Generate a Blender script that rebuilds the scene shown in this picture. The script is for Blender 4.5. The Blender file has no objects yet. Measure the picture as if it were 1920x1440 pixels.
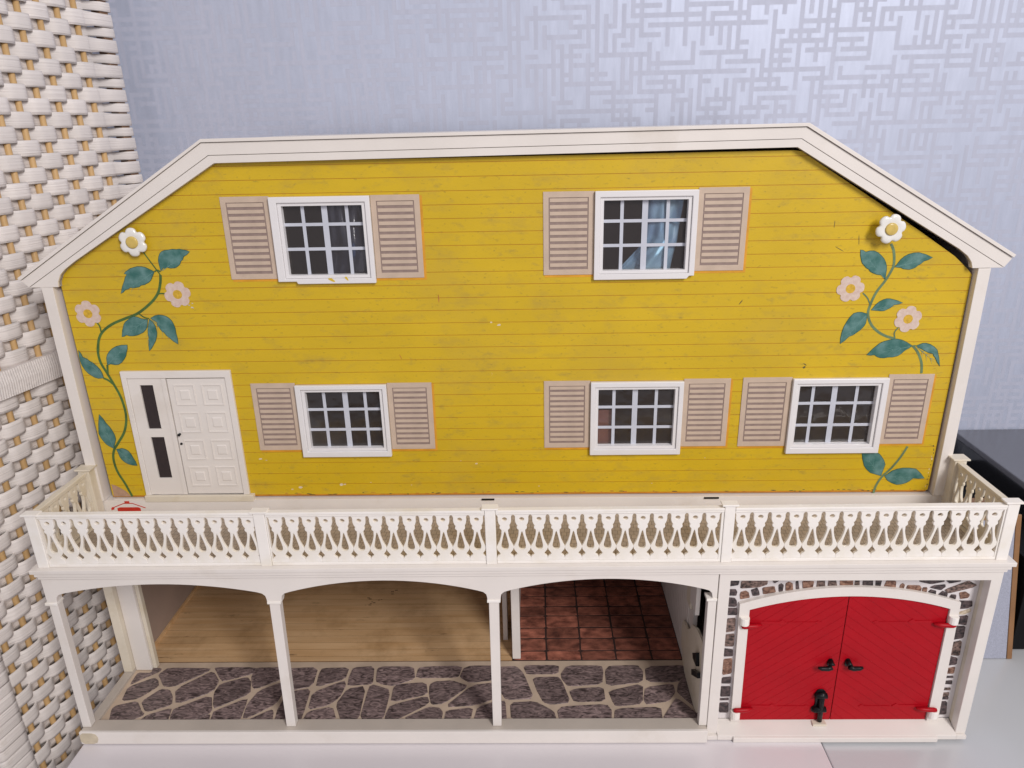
import bpy, math, random
from mathutils import Vector, Matrix, Euler
from mathutils.geometry import tessellate_polygon
random.seed(7)
sc = bpy.context.scene
C = sc.collection
# ---------------------------------------------------------------- camera, world, lamps, exposure
cd = bpy.data.cameras.new('camera'); cam = bpy.data.objects.new('camera', cd); C.objects.link(cam)
cd.sensor_width = 36; cd.lens = 25.593; cd.shift_x = -.005619; cd.shift_y = .003334
cd.clip_start = .01; cd.clip_end = 50
right, up, back = Vector((.99959, .01855, -.022)), Vector((.01429, .34375, .93895)), Vector((.02498, -.93888, .34334))
m = Matrix((right, up, back)).transposed().to_4x4(); m.translation = Vector((.01878, -.50012, .51161))
cam.matrix_world = m; sc.camera = cam
W = bpy.data.worlds.new('World'); sc.world = W; W.use_nodes = True
W.node_tree.nodes['Background'].inputs[0].default_value = (.455, .44, .475, 1)
W.node_tree.nodes['Background'].inputs[1].default_value = .92
def area(name, loc, target, size, power, col):
    l = bpy.data.lights.new(name, 'AREA'); l.shape = 'RECTANGLE'; l.size, l.size_y = size; l.energy = power; l.color = col
    o = bpy.data.objects.new(name, l); C.objects.link(o); o.location = loc
    o.rotation_euler = (Vector(target) - Vector(loc)).to_track_quat('-Z', 'Y').to_euler()
    return o
area('window_light', (1.05, -1.75, 1.6), (.05, .1, .2), (.5, .95), 46., (1, .96, .935))
sc.view_settings.view_transform = 'Standard'; sc.view_settings.look = 'None'
sc.view_settings.exposure = 0; sc.view_settings.gamma = 1

# ---------------------------------------------------------------- materials
def nd(nt, t, **k):
    n = nt.nodes.new(t)
    for a, b in k.items(): setattr(n, a, b)
    return n
def mat(name, col, rough=.5, var=.06, scale=60., bump=0., bscale=400., stretch=(1, 1, 1), col2=None, lo=.3, hi=.7, spec=.5, metal=0., rand=0., detail=4., coat=0., stain=None, trans=0.):
    """procedural: noise between two tones, optional stain layer, optional fine relief, optional tone per object"""
    m = bpy.data.materials.new(name); m.use_nodes = True; nt = m.node_tree; b = nt.nodes['Principled BSDF']; L = nt.links.new
    tc = nd(nt, 'ShaderNodeTexCoord'); mp = nd(nt, 'ShaderNodeMapping'); mp.inputs['Scale'].default_value = stretch; L(tc.outputs['Object'], mp.inputs[0])
    vec = mp.outputs[0]
    if rand:
        oi = nd(nt, 'ShaderNodeObjectInfo'); ad = nd(nt, 'ShaderNodeVectorMath', operation='ADD'); mu = nd(nt, 'ShaderNodeMath', operation='MULTIPLY'); mu.inputs[1].default_value = 37.
        L(oi.outputs['Random'], mu.inputs[0]); L(vec, ad.inputs[0]); L(mu.outputs[0], ad.inputs[1]); vec = ad.outputs[0]
    n = nd(nt, 'ShaderNodeTexNoise'); n.inputs['Scale'].default_value = scale; n.inputs['Detail'].default_value = detail; L(vec, n.inputs['Vector'])
    r = nd(nt, 'ShaderNodeValToRGB'); r.color_ramp.elements[0].position = lo; r.color_ramp.elements[1].position = hi
    c2 = col2 or tuple(min(1, c * (1 + var)) for c in col); c1 = col if col2 else tuple(c * (1 - var) for c in col)
    r.color_ramp.elements[0].color = (*c1, 1); r.color_ramp.elements[1].color = (*c2, 1); L(n.outputs['Fac'], r.inputs[0])
    out = r.outputs[0]
    if stain:
        for (sc_, s_lo, s_hi, scol, amt, sst) in stain:
            m2 = nd(nt, 'ShaderNodeMapping'); m2.inputs['Scale'].default_value = sst; L(tc.outputs['Object'], m2.inputs[0])
            n2 = nd(nt, 'ShaderNodeTexNoise'); n2.inputs['Scale'].default_value = sc_; n2.inputs['Detail'].default_value = 6; n2.inputs['Roughness'].default_value = .65; L(m2.outputs[0], n2.inputs['Vector'])
            mr = nd(nt, 'ShaderNodeMapRange'); mr.inputs[1].default_value = s_lo; mr.inputs[2].default_value = s_hi; mr.inputs[4].default_value = amt; L(n2.outputs['Fac'], mr.inputs[0])
            mx = nd(nt, 'ShaderNodeMix', data_type='RGBA'); L(mr.outputs[0], mx.inputs[0]); L(out, mx.inputs[6]); mx.inputs[7].default_value = (*scol, 1); out = mx.outputs[2]
    if rand:
        hs = nd(nt, 'ShaderNodeHueSaturation'); mr = nd(nt, 'ShaderNodeMapRange'); mr.inputs[3].default_value = 1 - rand; mr.inputs[4].default_value = 1 + rand
        L(oi.outputs['Random'], mr.inputs[0]); L(mr.outputs[0], hs.inputs['Value']); L(out, hs.inputs['Color']); out = hs.outputs[0]
    L(out, b.inputs['Base Color'])
    b.inputs['Roughness'].default_value = rough; b.inputs['Metallic'].default_value = metal; b.inputs['Specular IOR Level'].default_value = spec
    b.inputs['Coat Weight'].default_value = coat; b.inputs['Coat Roughness'].default_value = .15
    if trans: b.inputs['Subsurface Weight'].default_value = trans; b.inputs['Subsurface Radius'].default_value = (.004, .003, .002); b.inputs['Subsurface Scale'].default_value = 1
    if bump:
        nb = nd(nt, 'ShaderNodeTexNoise'); nb.inputs['Scale'].default_value = bscale; nb.inputs['Detail'].default_value = 3; L(vec, nb.inputs['Vector'])
        bp = nd(nt, 'ShaderNodeBump'); bp.inputs['Strength'].default_value = bump; bp.inputs['Distance'].default_value = .0008; L(nb.outputs['Fac'], bp.inputs['Height']); L(bp.outputs[0], b.inputs['Normal'])
    return m
MW = mat('white_plastic', (.76, .71, .665), .38, .03, 25, .05, 300, stain=[(14, .58, .75, (.62, .55, .47), .5, (1, 1, 1))])
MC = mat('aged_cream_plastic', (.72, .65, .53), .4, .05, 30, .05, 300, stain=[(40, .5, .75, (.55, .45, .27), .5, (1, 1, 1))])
MTAN = mat('shade_toned_beige_plastic', (.52, .46, .40), .42, .05, 30, .05, 300)  # beige, darkened so the shade on the sill top is in the colour
MR = mat('railing_plastic', (.87, .83, .785), .35, .03, 25, .05, 300, stain=[(18, .5, .75, (.70, .62, .46), .6, (1, 1, 1))])
MWIN = mat('window_frame_white', (.76, .74, .745), .3, .02, 30)
MMUN = mat('printed_glazing_bar', (.55, .57, .64), .35, .04, 60)
MY = mat('yellow_siding_print', (.62, .415, .010), .42, .05, 18, .10, 500, (1, 1, 1.6), coat=.12, stain=[
    (9, .50, .80, (.46, .31, .05), .55, (1, 1, 1.2)), (60, .54, .72, (.40, .27, .05), .4, (.6, 1, 1.2)), (120, .58, .70, (.33, .235, .05), .42, (.5, 1, 1)), (330, .60, .72, (.20, .14, .03), .5, (.6, 1, 1)), (75, .69, .74, (.36, .25, .05), .6, (1, 1, 1)), (26, .755, .77, (.70, .62, .42), .8, (1, 1, 1.5))])
MYG = mat('printed_siding_line', (.52, .21, .012), .5, .15, 120)
MOR = mat('orange_print_outline', (.66, .31, .02), .5, .15, 80)
MSH = mat('shutter_print_cream', (.55, .43, .335), .5, .06, 90, .05, 600, stain=[(60, .62, .7, (.45, .33, .27), .4, (1, 1, 1))])
MSD = mat('shutter_print_mauve', (.28, .205, .18), .5, .12, 200)
MLD = mat('leaf_print_dark_green', (.022, .085, .055), .5, .15, 200)
ML = mat('leaf_print_teal', (.034, .135, .118), .5, .1, 120, 0, 1, (1, 1, 1), col2=(.15, .285, .275), lo=.38, hi=.78, detail=8)
MST = mat('stem_print_green', (.065, .135, .03), .5, .25, 150)
MST2 = mat('stem_print_grey_green', (.13, .20, .10), .5, .25, 150)
MPB = mat('blossom_print_pink', (.60, .44, .37), .5, .08, 300, col2=(.68, .55, .47), lo=.35, hi=.65)
MPC = mat('blossom_print_centre', (.62, .38, .03), .5, .2, 400)
MK = mat('glossy_white_plastic', (.80, .78, .74), .18, .02, 40, coat=.5)
MKC = mat('glossy_yellow_plastic', (.62, .45, .12), .25, .1, 200)
MRED = mat('red_plastic', (.385, .002, .009), .42, .06, 40, .06, 350, spec=.2, stain=[(500, .74, .78, (.62, .12, .12), .5, (1, 1, .15))])
MRED2 = mat('red_ink', (.55, .03, .012), .5, .1, 100)
MBK = mat('black_plastic', (.006, .006, .007), .4, .3, 100, spec=.25)
MDK = mat('dark_brown_backing', (.028, .018, .019), .75, .12, 300)
MMOR = mat('mortar_print_beige', (.56, .44, .335), .6, .12, 50, .1, 500)
MFS = mat('flagstone_print', (.055, .038, .038), .5, .3, 100, .35, 300, (1, 2.6, 1), col2=(.34, .25, .24), lo=.36, hi=.68, rand=.16, detail=9)
for _n in MFS.node_tree.nodes:
    if _n.type == 'TEX_NOISE': _n.inputs['Distortion'].default_value = 2.2
MWM = mat('white_mortar_print', (.70, .66, .66), .5, .05, 50)
MGS = [mat('garage_stone_%s' % n, a, .5, .3, 330, .3, 500, (1, 1, 1.4), col2=b, lo=.36, hi=.66, rand=.2, detail=8) for n, a, b in (
    ('dark', (.014, .011, .013), (.115, .08, .08)), ('speckled', (.02, .012, .010), (.27, .18, .15)), ('brown', (.08, .03, .018), (.34, .19, .13)), ('beige', (.40, .32, .22), (.62, .54, .42)))]
MWD = mat('pine_board_print', (.56, .34, .16), .42, .2, 40, .12, 300, (.25, 3, 1), col2=(.70, .47, .26), rand=.05, stain=[(90, .64, .7, (.12, .055, .018), .7, (.3, 1.6, 1)), (30, .5, .8, (.26, .14, .05), .6, (1, 1, 1))])
MWG = mat('board_joint', (.11, .05, .016), .7, .2, 80)
MBR = mat('brick_print', (.10, .028, .018), .7, .3, 90, .5, 420, (1, 1.6, 1), col2=(.44, .155, .10), lo=.3, hi=.72, rand=.3, detail=9, stain=[(420, .60, .68, (.36, .16, .09), .6, (1, 1, 1)), (120, .60, .72, (.03, .012, .012), .3, (1, 1, 1))])
MBG = mat('brick_joint', (.035, .016, .013), .8, .2, 80)
MIN = mat('interior_wallpaper', (.36, .27, .225), .6, .06, 30)
MPK = mat('pink_interior_wall', (.44, .20, .16), .6, .06, 30)
MTT = mat('terrace_paper_tiles', (.36, .295, .235), .55, .08, 40)
MFAB = mat('table_white', (.70, .66, .68), .28, .02, 6, .02, 200, coat=.15)
MFAB2 = mat('table_pale_grey', (.54, .55, .57), .22, .03, 6, .02, 200, coat=.2, stain=[(60, .72, .76, (.3, .29, .3), .5, (1, 1, 1))])
MCORD = mat('white_paper_cord', (.77, .715, .68), .7, .05, 50, 1., 55, (.16, .16, 17), rand=.05, stain=[(30, .62, .75, (.52, .45, .36), .5, (1, 1, 1))])
MCORD2 = mat('white_paper_winding', (.73, .68, .65), .7, .08, 300)
MROD = mat('bare_willow_rod', (.53, .335, .145), .55, .2, 60, .3, 300, (1, 1, .12))
MDW = mat('brown_stile_wood', (.24, .135, .075), .6, .2, 60, .2, 200, (1, 1, .1))
MCAB = mat('black_gloss_lacquer', (.016, .017, .021), .12, .1, 20, coat=.3)
MGL = mat('smoked_glass_top', (.15, .155, .18), .25, .05, 10, spec=.4)
MMATT = mat('black_matt_casing', (.006, .006, .007), .6, .1, 30, spec=.2)
MCLO = mat('blue_grey_speaker_cloth', (.36, .375, .46), .85, .1, 900, .5, 1500)
MOAK = mat('brown_veneer', (.26, .13, .055), .45, .2, 30, .1, 200, (.2, 1, 1))
MFLR = mat('beige_floor', (.32, .27, .22), .6, .1, 3)
# wallpaper: silvery woven ground, matt printed lines
MWP = mat('silver_wallpaper_ground', (.50, .54, .665), .48, .05, 160, .12, 260, (1, 1, .2), metal=.24)
MWL = mat('matt_wallpaper_lines', (.465, .49, .60), .58, .04, 160, .1, 260, (1, 1, .12))
def glass():
    m = bpy.data.materials.new('window_acetate'); m.use_nodes = True; nt = m.node_tree; nt.nodes.clear(); L = nt.links.new
    o = nd(nt, 'ShaderNodeOutputMaterial'); mx = nd(nt, 'ShaderNodeMixShader'); t = nd(nt, 'ShaderNodeBsdfTransparent'); g = nd(nt, 'ShaderNodeBsdfGlossy'); f = nd(nt, 'ShaderNodeFresnel')
    f.inputs[0].default_value = 1.5; g.inputs['Roughness'].default_value = .08; t.inputs[0].default_value = (.92, .92, .93, 1)
    n = nd(nt, 'ShaderNodeTexNoise'); n.inputs['Scale'].default_value = 60; tc = nd(nt, 'ShaderNodeTexCoord'); L(tc.outputs['Object'], n.inputs['Vector'])
    b = nd(nt, 'ShaderNodeBump'); b.inputs['Strength'].default_value = .35; b.inputs['Distance'].default_value = .002; L(n.outputs['Fac'], b.inputs['Height']); L(b.outputs[0], g.inputs['Normal'])
    du = nd(nt, 'ShaderNodeBsdfDiffuse'); du.inputs[0].default_value = (.62, .50, .46, 1); m3 = nd(nt, 'ShaderNodeMixShader'); m3.inputs[0].default_value = .028; L(t.outputs[0], m3.inputs[1]); L(du.outputs[0], m3.inputs[2])   # a little dust
    L(f.outputs[0], mx.inputs[0]); L(m3.outputs[0], mx.inputs[1]); L(g.outputs[0], mx.inputs[2]); L(mx.outputs[0], o.inputs[0])
    return m
MGLASS = glass()
MFILM = mat('blue_film', (.42, .66, 1.0), .42, .25, 60, .3, 120, coat=.4)
def tiles():                                   # small printed tiles of the terrace paper: too small to pick apart
    m = MTT; nt = m.node_tree; b = nt.nodes['Principled BSDF']; L = nt.links.new
    tc = nd(nt, 'ShaderNodeTexCoord'); mp = nd(nt, 'ShaderNodeMapping'); mp.inputs['Rotation'].default_value = (0, 0, .09); L(tc.outputs['Object'], mp.inputs[0])
    br = nd(nt, 'ShaderNodeTexBrick'); br.inputs['Scale'].default_value = 1; br.inputs['Brick Width'].default_value = .0046; br.inputs['Row Height'].default_value = .0058; br.inputs['Mortar Size'].default_value = .00022
    br.inputs['Color1'].default_value = (.50, .41, .32, 1); br.inputs['Color2'].default_value = (.42, .35, .28, 1); br.inputs['Mortar'].default_value = (.20, .155, .12, 1)
    L(mp.outputs[0], br.inputs['Vector']); L(br.outputs[0], b.inputs['Base Color'])
tiles()

# ---------------------------------------------------------------- outlines measured on the toy itself, in millimetres on its own planes
FLAG = [[(-378.9, 72.6), (-365.8, 71.8), (-366.8, 79.2), (-358.9, 78.4), (-358.4, 74.0), (-368.1, 66.0), (-378.0, 56.8), (-378.7, 61.1)], [(-356.6, 70.3), (-351.1, 78.8), (-309.8, 78.1), (-311.4, 73.0), (-332.7, 55.2), (-338.2, 53.8), (-345.1, 55.2), (-354.3, 66.7)], [(-378.2, 53.3), (-359.3, 65.3), (-354.8, 62.4), (-349.9, 54.5), (-361.5, 38.8), (-374.9, 35.6)], [(-329.9, 50.3), (-306.6, 72.9), (-302.0, 70.7), (-293.4, 59.9), (-294.3, 47.3), (-321.4, 32.0)], [(-304.0, 78.1), (-301.4, 79.5), (-265.2, 79.3), (-264.1, 70.5), (-289.5, 60.5), (-294.1, 65.6)], [(-263.4, 78.6), (-235.4, 78.7), (-230.0, 65.2), (-253.8, 50.5), (-258.1, 54.0), (-263.3, 66.8)], [(-356.0, 34.2), (-344.8, 50.3), (-336.9, 48.9), (-331.1, 42.1), (-325.8, 30.7), (-343.1, 22.4), (-347.2, 23.7)], [(-379.2, 25.1), (-376.7, 29.6), (-360.1, 34.2), (-352.8, 25.0), (-345.6, 18.6), (-356.6, 10.4), (-373.2, 10.5)], [(-320.3, 19.1), (-320.6, 24.8), (-293.6, 41.9), (-284.3, 20.8), (-301.1, 10.2), (-317.2, 10.3)], [(-345.5, 11.6), (-342.5, 17.3), (-324.1, 26.1), (-321.9, 17.2), (-320.6, 10.3), (-349.7, 10.4)], [(-291.4, 45.3), (-289.8, 56.3), (-267.5, 65.4), (-261.7, 58.3), (-257.2, 44.4), (-282.7, 26.6), (-285.6, 29.9)], [(-281.1, 13.3), (-281.9, 22.1), (-257.2, 37.7), (-255.7, 28.4), (-254.4, 11.9), (-280.9, 10.5)], [(-298.4, 10.6), (-284.0, 18.9), (-282.9, 10.5)], [(-252.2, 15.0), (-253.7, 31.0), (-249.5, 47.1), (-231.0, 58.8), (-226.1, 47.0), (-227.9, 30.9), (-247.8, 15.0)], [(-247.2, 10.9), (-229.4, 23.8), (-226.8, 21.9), (-224.5, 10.8)], [(-222.1, 10.8), (-223.7, 24.4), (-222.1, 37.5), (-207.7, 10.8)], [(-233.1, 77.2), (-201.8, 78.6), (-200.0, 54.4), (-221.6, 47.7)], [(-195.9, 52.4), (-197.3, 70.4), (-196.3, 77.6), (-170.7, 78.4), (-170.6, 63.1)], [(-165.6, 54.2), (-166.8, 62.1), (-165.5, 78.4), (-145.8, 79.3), (-142.8, 58.0), (-144.6, 56.0)], [(-139.6, 60.0), (-140.9, 77.2), (-136.2, 79.2), (-106.7, 79.0), (-103.4, 62.7), (-121.3, 54.0), (-133.1, 56.0)], [(-100.7, 63.7), (-100.5, 76.9), (-93.4, 79.0), (-58.3, 79.8), (-60.7, 66.5), (-64.1, 64.5)], [(-58.3, 64.4), (-56.4, 75.6), (-49.5, 80.1), (-24.6, 79.9), (-23.0, 61.2), (-47.7, 57.4)], [(-219.5, 45.8), (-200.1, 49.5), (-198.8, 26.2), (-198.6, 11.6), (-204.0, 11.6)], [(-194.9, 24.3), (-196.5, 44.7), (-171.3, 60.1), (-167.8, 54.2), (-170.4, 38.9), (-177.7, 29.7)], [(-195.9, 11.6), (-194.5, 20.8), (-173.6, 27.0), (-166.8, 11.5)], [(-170.8, 29.7), (-164.4, 49.3), (-148.7, 52.2), (-145.9, 11.4), (-161.5, 11.5)], [(-144.6, 11.4), (-144.5, 52.1), (-139.9, 54.1), (-123.6, 47.2), (-123.7, 11.3)], [(-119.7, 33.1), (-120.8, 51.0), (-117.2, 54.9), (-91.2, 57.3), (-87.7, 42.3)], [(-121.8, 18.7), (-119.5, 28.5), (-88.0, 39.5), (-84.8, 31.1), (-111.0, 11.6), (-121.1, 11.7)], [(-86.4, 53.8), (-83.4, 57.7), (-66.5, 59.9), (-50.1, 52.6), (-71.7, 31.1), (-81.9, 30.2), (-85.6, 42.3)], [(-68.5, 26.5), (-46.0, 53.5), (-20.7, 57.3), (-19.9, 39.1), (-41.3, 29.1)], [(-106.3, 11.6), (-83.5, 26.6), (-73.7, 24.7), (-70.5, 20.2), (-70.8, 11.5)], [(-67.5, 11.5), (-67.3, 22.0), (-43.8, 25.5), (-44.7, 11.4)], [(-40.7, 11.4), (-38.4, 25.5), (-19.7, 34.5), (-17.4, 11.3)], [(-22.0, 77.4), (-3.8, 78.4), (2.2, 69.1), (12.5, 37.1), (-13.3, 35.9), (-20.1, 49.5)], [(3.5, 77.3), (5.7, 80.4), (36.4, 80.2), (35.3, 68.9), (6.5, 68.1)], [(11.5, 63.0), (35.8, 63.9), (39.2, 58.9), (46.1, 32.3), (28.6, 29.7), (21.8, 32.4), (17.1, 43.6)], [(39.6, 68.9), (45.8, 79.1), (78.5, 78.8), (79.4, 72.7), (77.1, 55.2), (46.0, 52.6), (40.7, 60.9)], [(83.0, 72.6), (87.9, 78.8), (114.1, 79.6), (118.2, 72.4), (116.5, 60.4), (111.0, 56.5), (82.5, 52.8)], [(122.2, 77.5), (159.7, 79.3), (161.4, 70.1), (149.1, 57.3), (121.1, 58.0)], [(46.3, 44.4), (51.4, 48.2), (78.1, 50.5), (78.1, 33.1), (50.5, 32.3)], [(83.2, 45.2), (115.7, 54.6), (112.2, 30.2), (88.1, 26.7), (85.5, 34.0)], [(118.5, 49.7), (144.3, 54.4), (144.3, 43.0), (136.4, 32.8), (116.8, 29.3), (114.8, 33.8)], [(149.2, 54.4), (161.0, 68.1), (162.7, 48.5), (161.4, 22.8), (147.1, 42.9)], [(-8.6, 30.8), (13.6, 32.5), (29.7, 21.6), (32.4, 11.1), (-7.1, 11.3)], [(35.1, 21.6), (39.3, 26.0), (78.8, 28.9), (82.4, 21.4), (81.1, 10.9), (36.7, 11.1)], [(86.8, 21.4), (93.2, 24.0), (127.7, 25.6), (126.6, 10.7), (85.7, 10.9)], [(129.8, 14.2), (143.7, 35.5), (147.4, 33.7), (161.2, 15.8), (160.1, 10.6), (129.9, 10.7)], [(-19.3, 32.6), (-13.9, 33.5), (-11.5, 11.3), (-17.8, 11.3)]]
GSTONE = [([(176.5, 153.2), (183.8, 153.2), (183.4, 147.9), (176.9, 147.0)], 0), ([(187.4, 153.1), (206.3, 153.0), (206.2, 148.0), (199.9, 145.6), (186.6, 144.7), (186.9, 148.9)], 1), ([(211.0, 152.9), (216.3, 152.9), (216.4, 151.6), (213.1, 149.4)], 0), ([(176.7, 143.0), (181.7, 143.3), (183.0, 140.8), (182.7, 137.7), (177.0, 138.0)], 0), ([(186.0, 138.3), (186.7, 140.4), (190.1, 141.7), (192.7, 139.7), (193.6, 135.7), (186.9, 134.1)], 2), ([(194.8, 142.5), (199.4, 144.4), (200.9, 142.1), (201.7, 138.0), (196.8, 137.1)], 0), ([(204.1, 144.5), (212.9, 145.9), (214.6, 140.5), (205.5, 138.8)], 2), ([(216.9, 147.2), (219.1, 148.6), (220.7, 147.2), (220.4, 141.9), (217.8, 141.2)], 0), ([(222.6, 148.6), (225.1, 150.1), (228.0, 148.2), (228.6, 142.9), (223.3, 142.2)], 2), ([(230.7, 150.3), (232.4, 150.6), (233.9, 143.6), (231.5, 143.4)], 0), ([(236.3, 150.6), (244.8, 150.6), (244.6, 144.9), (237.2, 144.1)], 2), ([(248.2, 151.9), (253.5, 151.8), (254.5, 145.8), (248.4, 145.2)], 1), ([(257.6, 151.8), (262.9, 151.7), (264.1, 146.5), (257.5, 145.8)], 1), ([(267.0, 151.7), (276.4, 151.6), (277.0, 146.4), (267.4, 146.1)], 2), ([(177.0, 134.8), (181.8, 134.4), (183.5, 131.9), (183.8, 127.9), (183.0, 126.8), (177.0, 126.9)], 0), ([(279.0, 151.6), (282.0, 151.6), (282.7, 146.7), (279.2, 146.0)], 1), ([(285.5, 151.5), (292.8, 151.5), (293.6, 145.5), (285.7, 145.9)], 0), ([(295.8, 151.4), (300.2, 151.4), (299.7, 144.5), (296.4, 145.1)], 0), ([(304.7, 150.7), (311.8, 150.2), (312.3, 142.9), (303.3, 144.4)], 2), ([(316.2, 146.4), (318.0, 147.9), (319.5, 146.7), (318.9, 142.0), (316.2, 142.5)], 2), ([(322.7, 145.9), (331.8, 145.5), (333.3, 143.7), (333.0, 140.2), (321.8, 142.1)], 2), ([(335.1, 143.7), (338.3, 143.7), (338.2, 138.8), (335.2, 139.5)], 2), ([(332.1, 151.1), (350.2, 150.9), (350.4, 149.6), (340.9, 147.4), (332.3, 149.7)], 0), ([(341.2, 144.0), (344.7, 145.8), (352.2, 146.4), (352.5, 144.3), (349.5, 141.5)], 0), ([(340.2, 139.5), (341.6, 141.6), (345.9, 140.5), (346.0, 136.6)], 0), ([(348.6, 136.5), (351.5, 140.1), (355.7, 137.9), (355.5, 134.0)], 0), ([(358.2, 133.6), (359.2, 136.5), (363.1, 136.1), (363.1, 132.9), (361.9, 131.5)], 0), ([(354.2, 141.4), (356.8, 143.2), (370.3, 149.4), (376.8, 145.8), (374.3, 143.7), (357.1, 138.6)], 1), ([(365.9, 138.2), (370.4, 139.2), (373.8, 136.7), (373.2, 133.9), (367.5, 132.8)], 2), ([(352.8, 150.9), (363.6, 150.8), (363.8, 149.6), (356.0, 147.8)], 0), ([(176.9, 124.5), (184.2, 124.5), (184.5, 118.2), (177.2, 118.3)], 0), ([(177.3, 113.5), (183.9, 114.3), (184.0, 102.3), (177.1, 101.1)], 1), ([(177.0, 97.0), (184.2, 98.1), (184.2, 86.2), (177.3, 86.2)], 1), ([(177.1, 83.0), (184.1, 82.2), (184.3, 75.8), (177.3, 75.5)], 0), ([(177.4, 71.2), (184.3, 72.0), (184.7, 57.5), (177.6, 56.1)], 2), ([(177.8, 51.9), (184.9, 53.0), (184.7, 46.2), (177.4, 46.5)], 0), ([(177.1, 42.1), (185.0, 42.3), (185.3, 32.2), (177.4, 32.2)], 0), ([(177.3, 29.3), (184.6, 29.9), (184.7, 27.7), (177.5, 27.7)], 0), ([(177.5, 24.1), (184.7, 24.4), (185.1, 14.3), (177.7, 14.3)], 0), ([(365.2, 130.2), (376.7, 130.1), (377.7, 125.5), (373.7, 123.3), (365.5, 122.7)], 0), ([(365.8, 117.8), (377.3, 122.4), (377.6, 119.8), (372.7, 117.2)], 3), ([(367.3, 114.2), (376.4, 115.7), (376.4, 106.5), (368.5, 107.9)], 0), ([(365.6, 104.7), (375.9, 104.7), (376.5, 93.5), (365.4, 91.2)], 0), ([(365.4, 86.6), (375.8, 89.8), (376.6, 75.2), (366.4, 76.3)], 1), ([(365.5, 74.9), (375.5, 71.9), (375.9, 65.9), (365.4, 64.3)], 0), ([(365.3, 59.8), (375.2, 62.5), (375.3, 55.9), (365.4, 55.9)], 2), ([(365.6, 52.6), (375.4, 53.1), (375.7, 51.4), (365.8, 50.9)], 0), ([(365.6, 47.0), (375.4, 48.1), (375.7, 44.1), (365.2, 45.3)], 0), ([(365.6, 39.6), (375.3, 40.2), (375.5, 37.7), (366.1, 37.7)], 1), ([(365.9, 34.0), (375.1, 35.1), (375.3, 31.1), (365.5, 31.1)], 1), ([(365.7, 29.6), (375.4, 30.5), (375.5, 27.6), (366.0, 28.0)], 0), ([(365.5, 24.2), (375.1, 24.7), (376.6, 11.4), (368.0, 11.4)], 0)]
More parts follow.
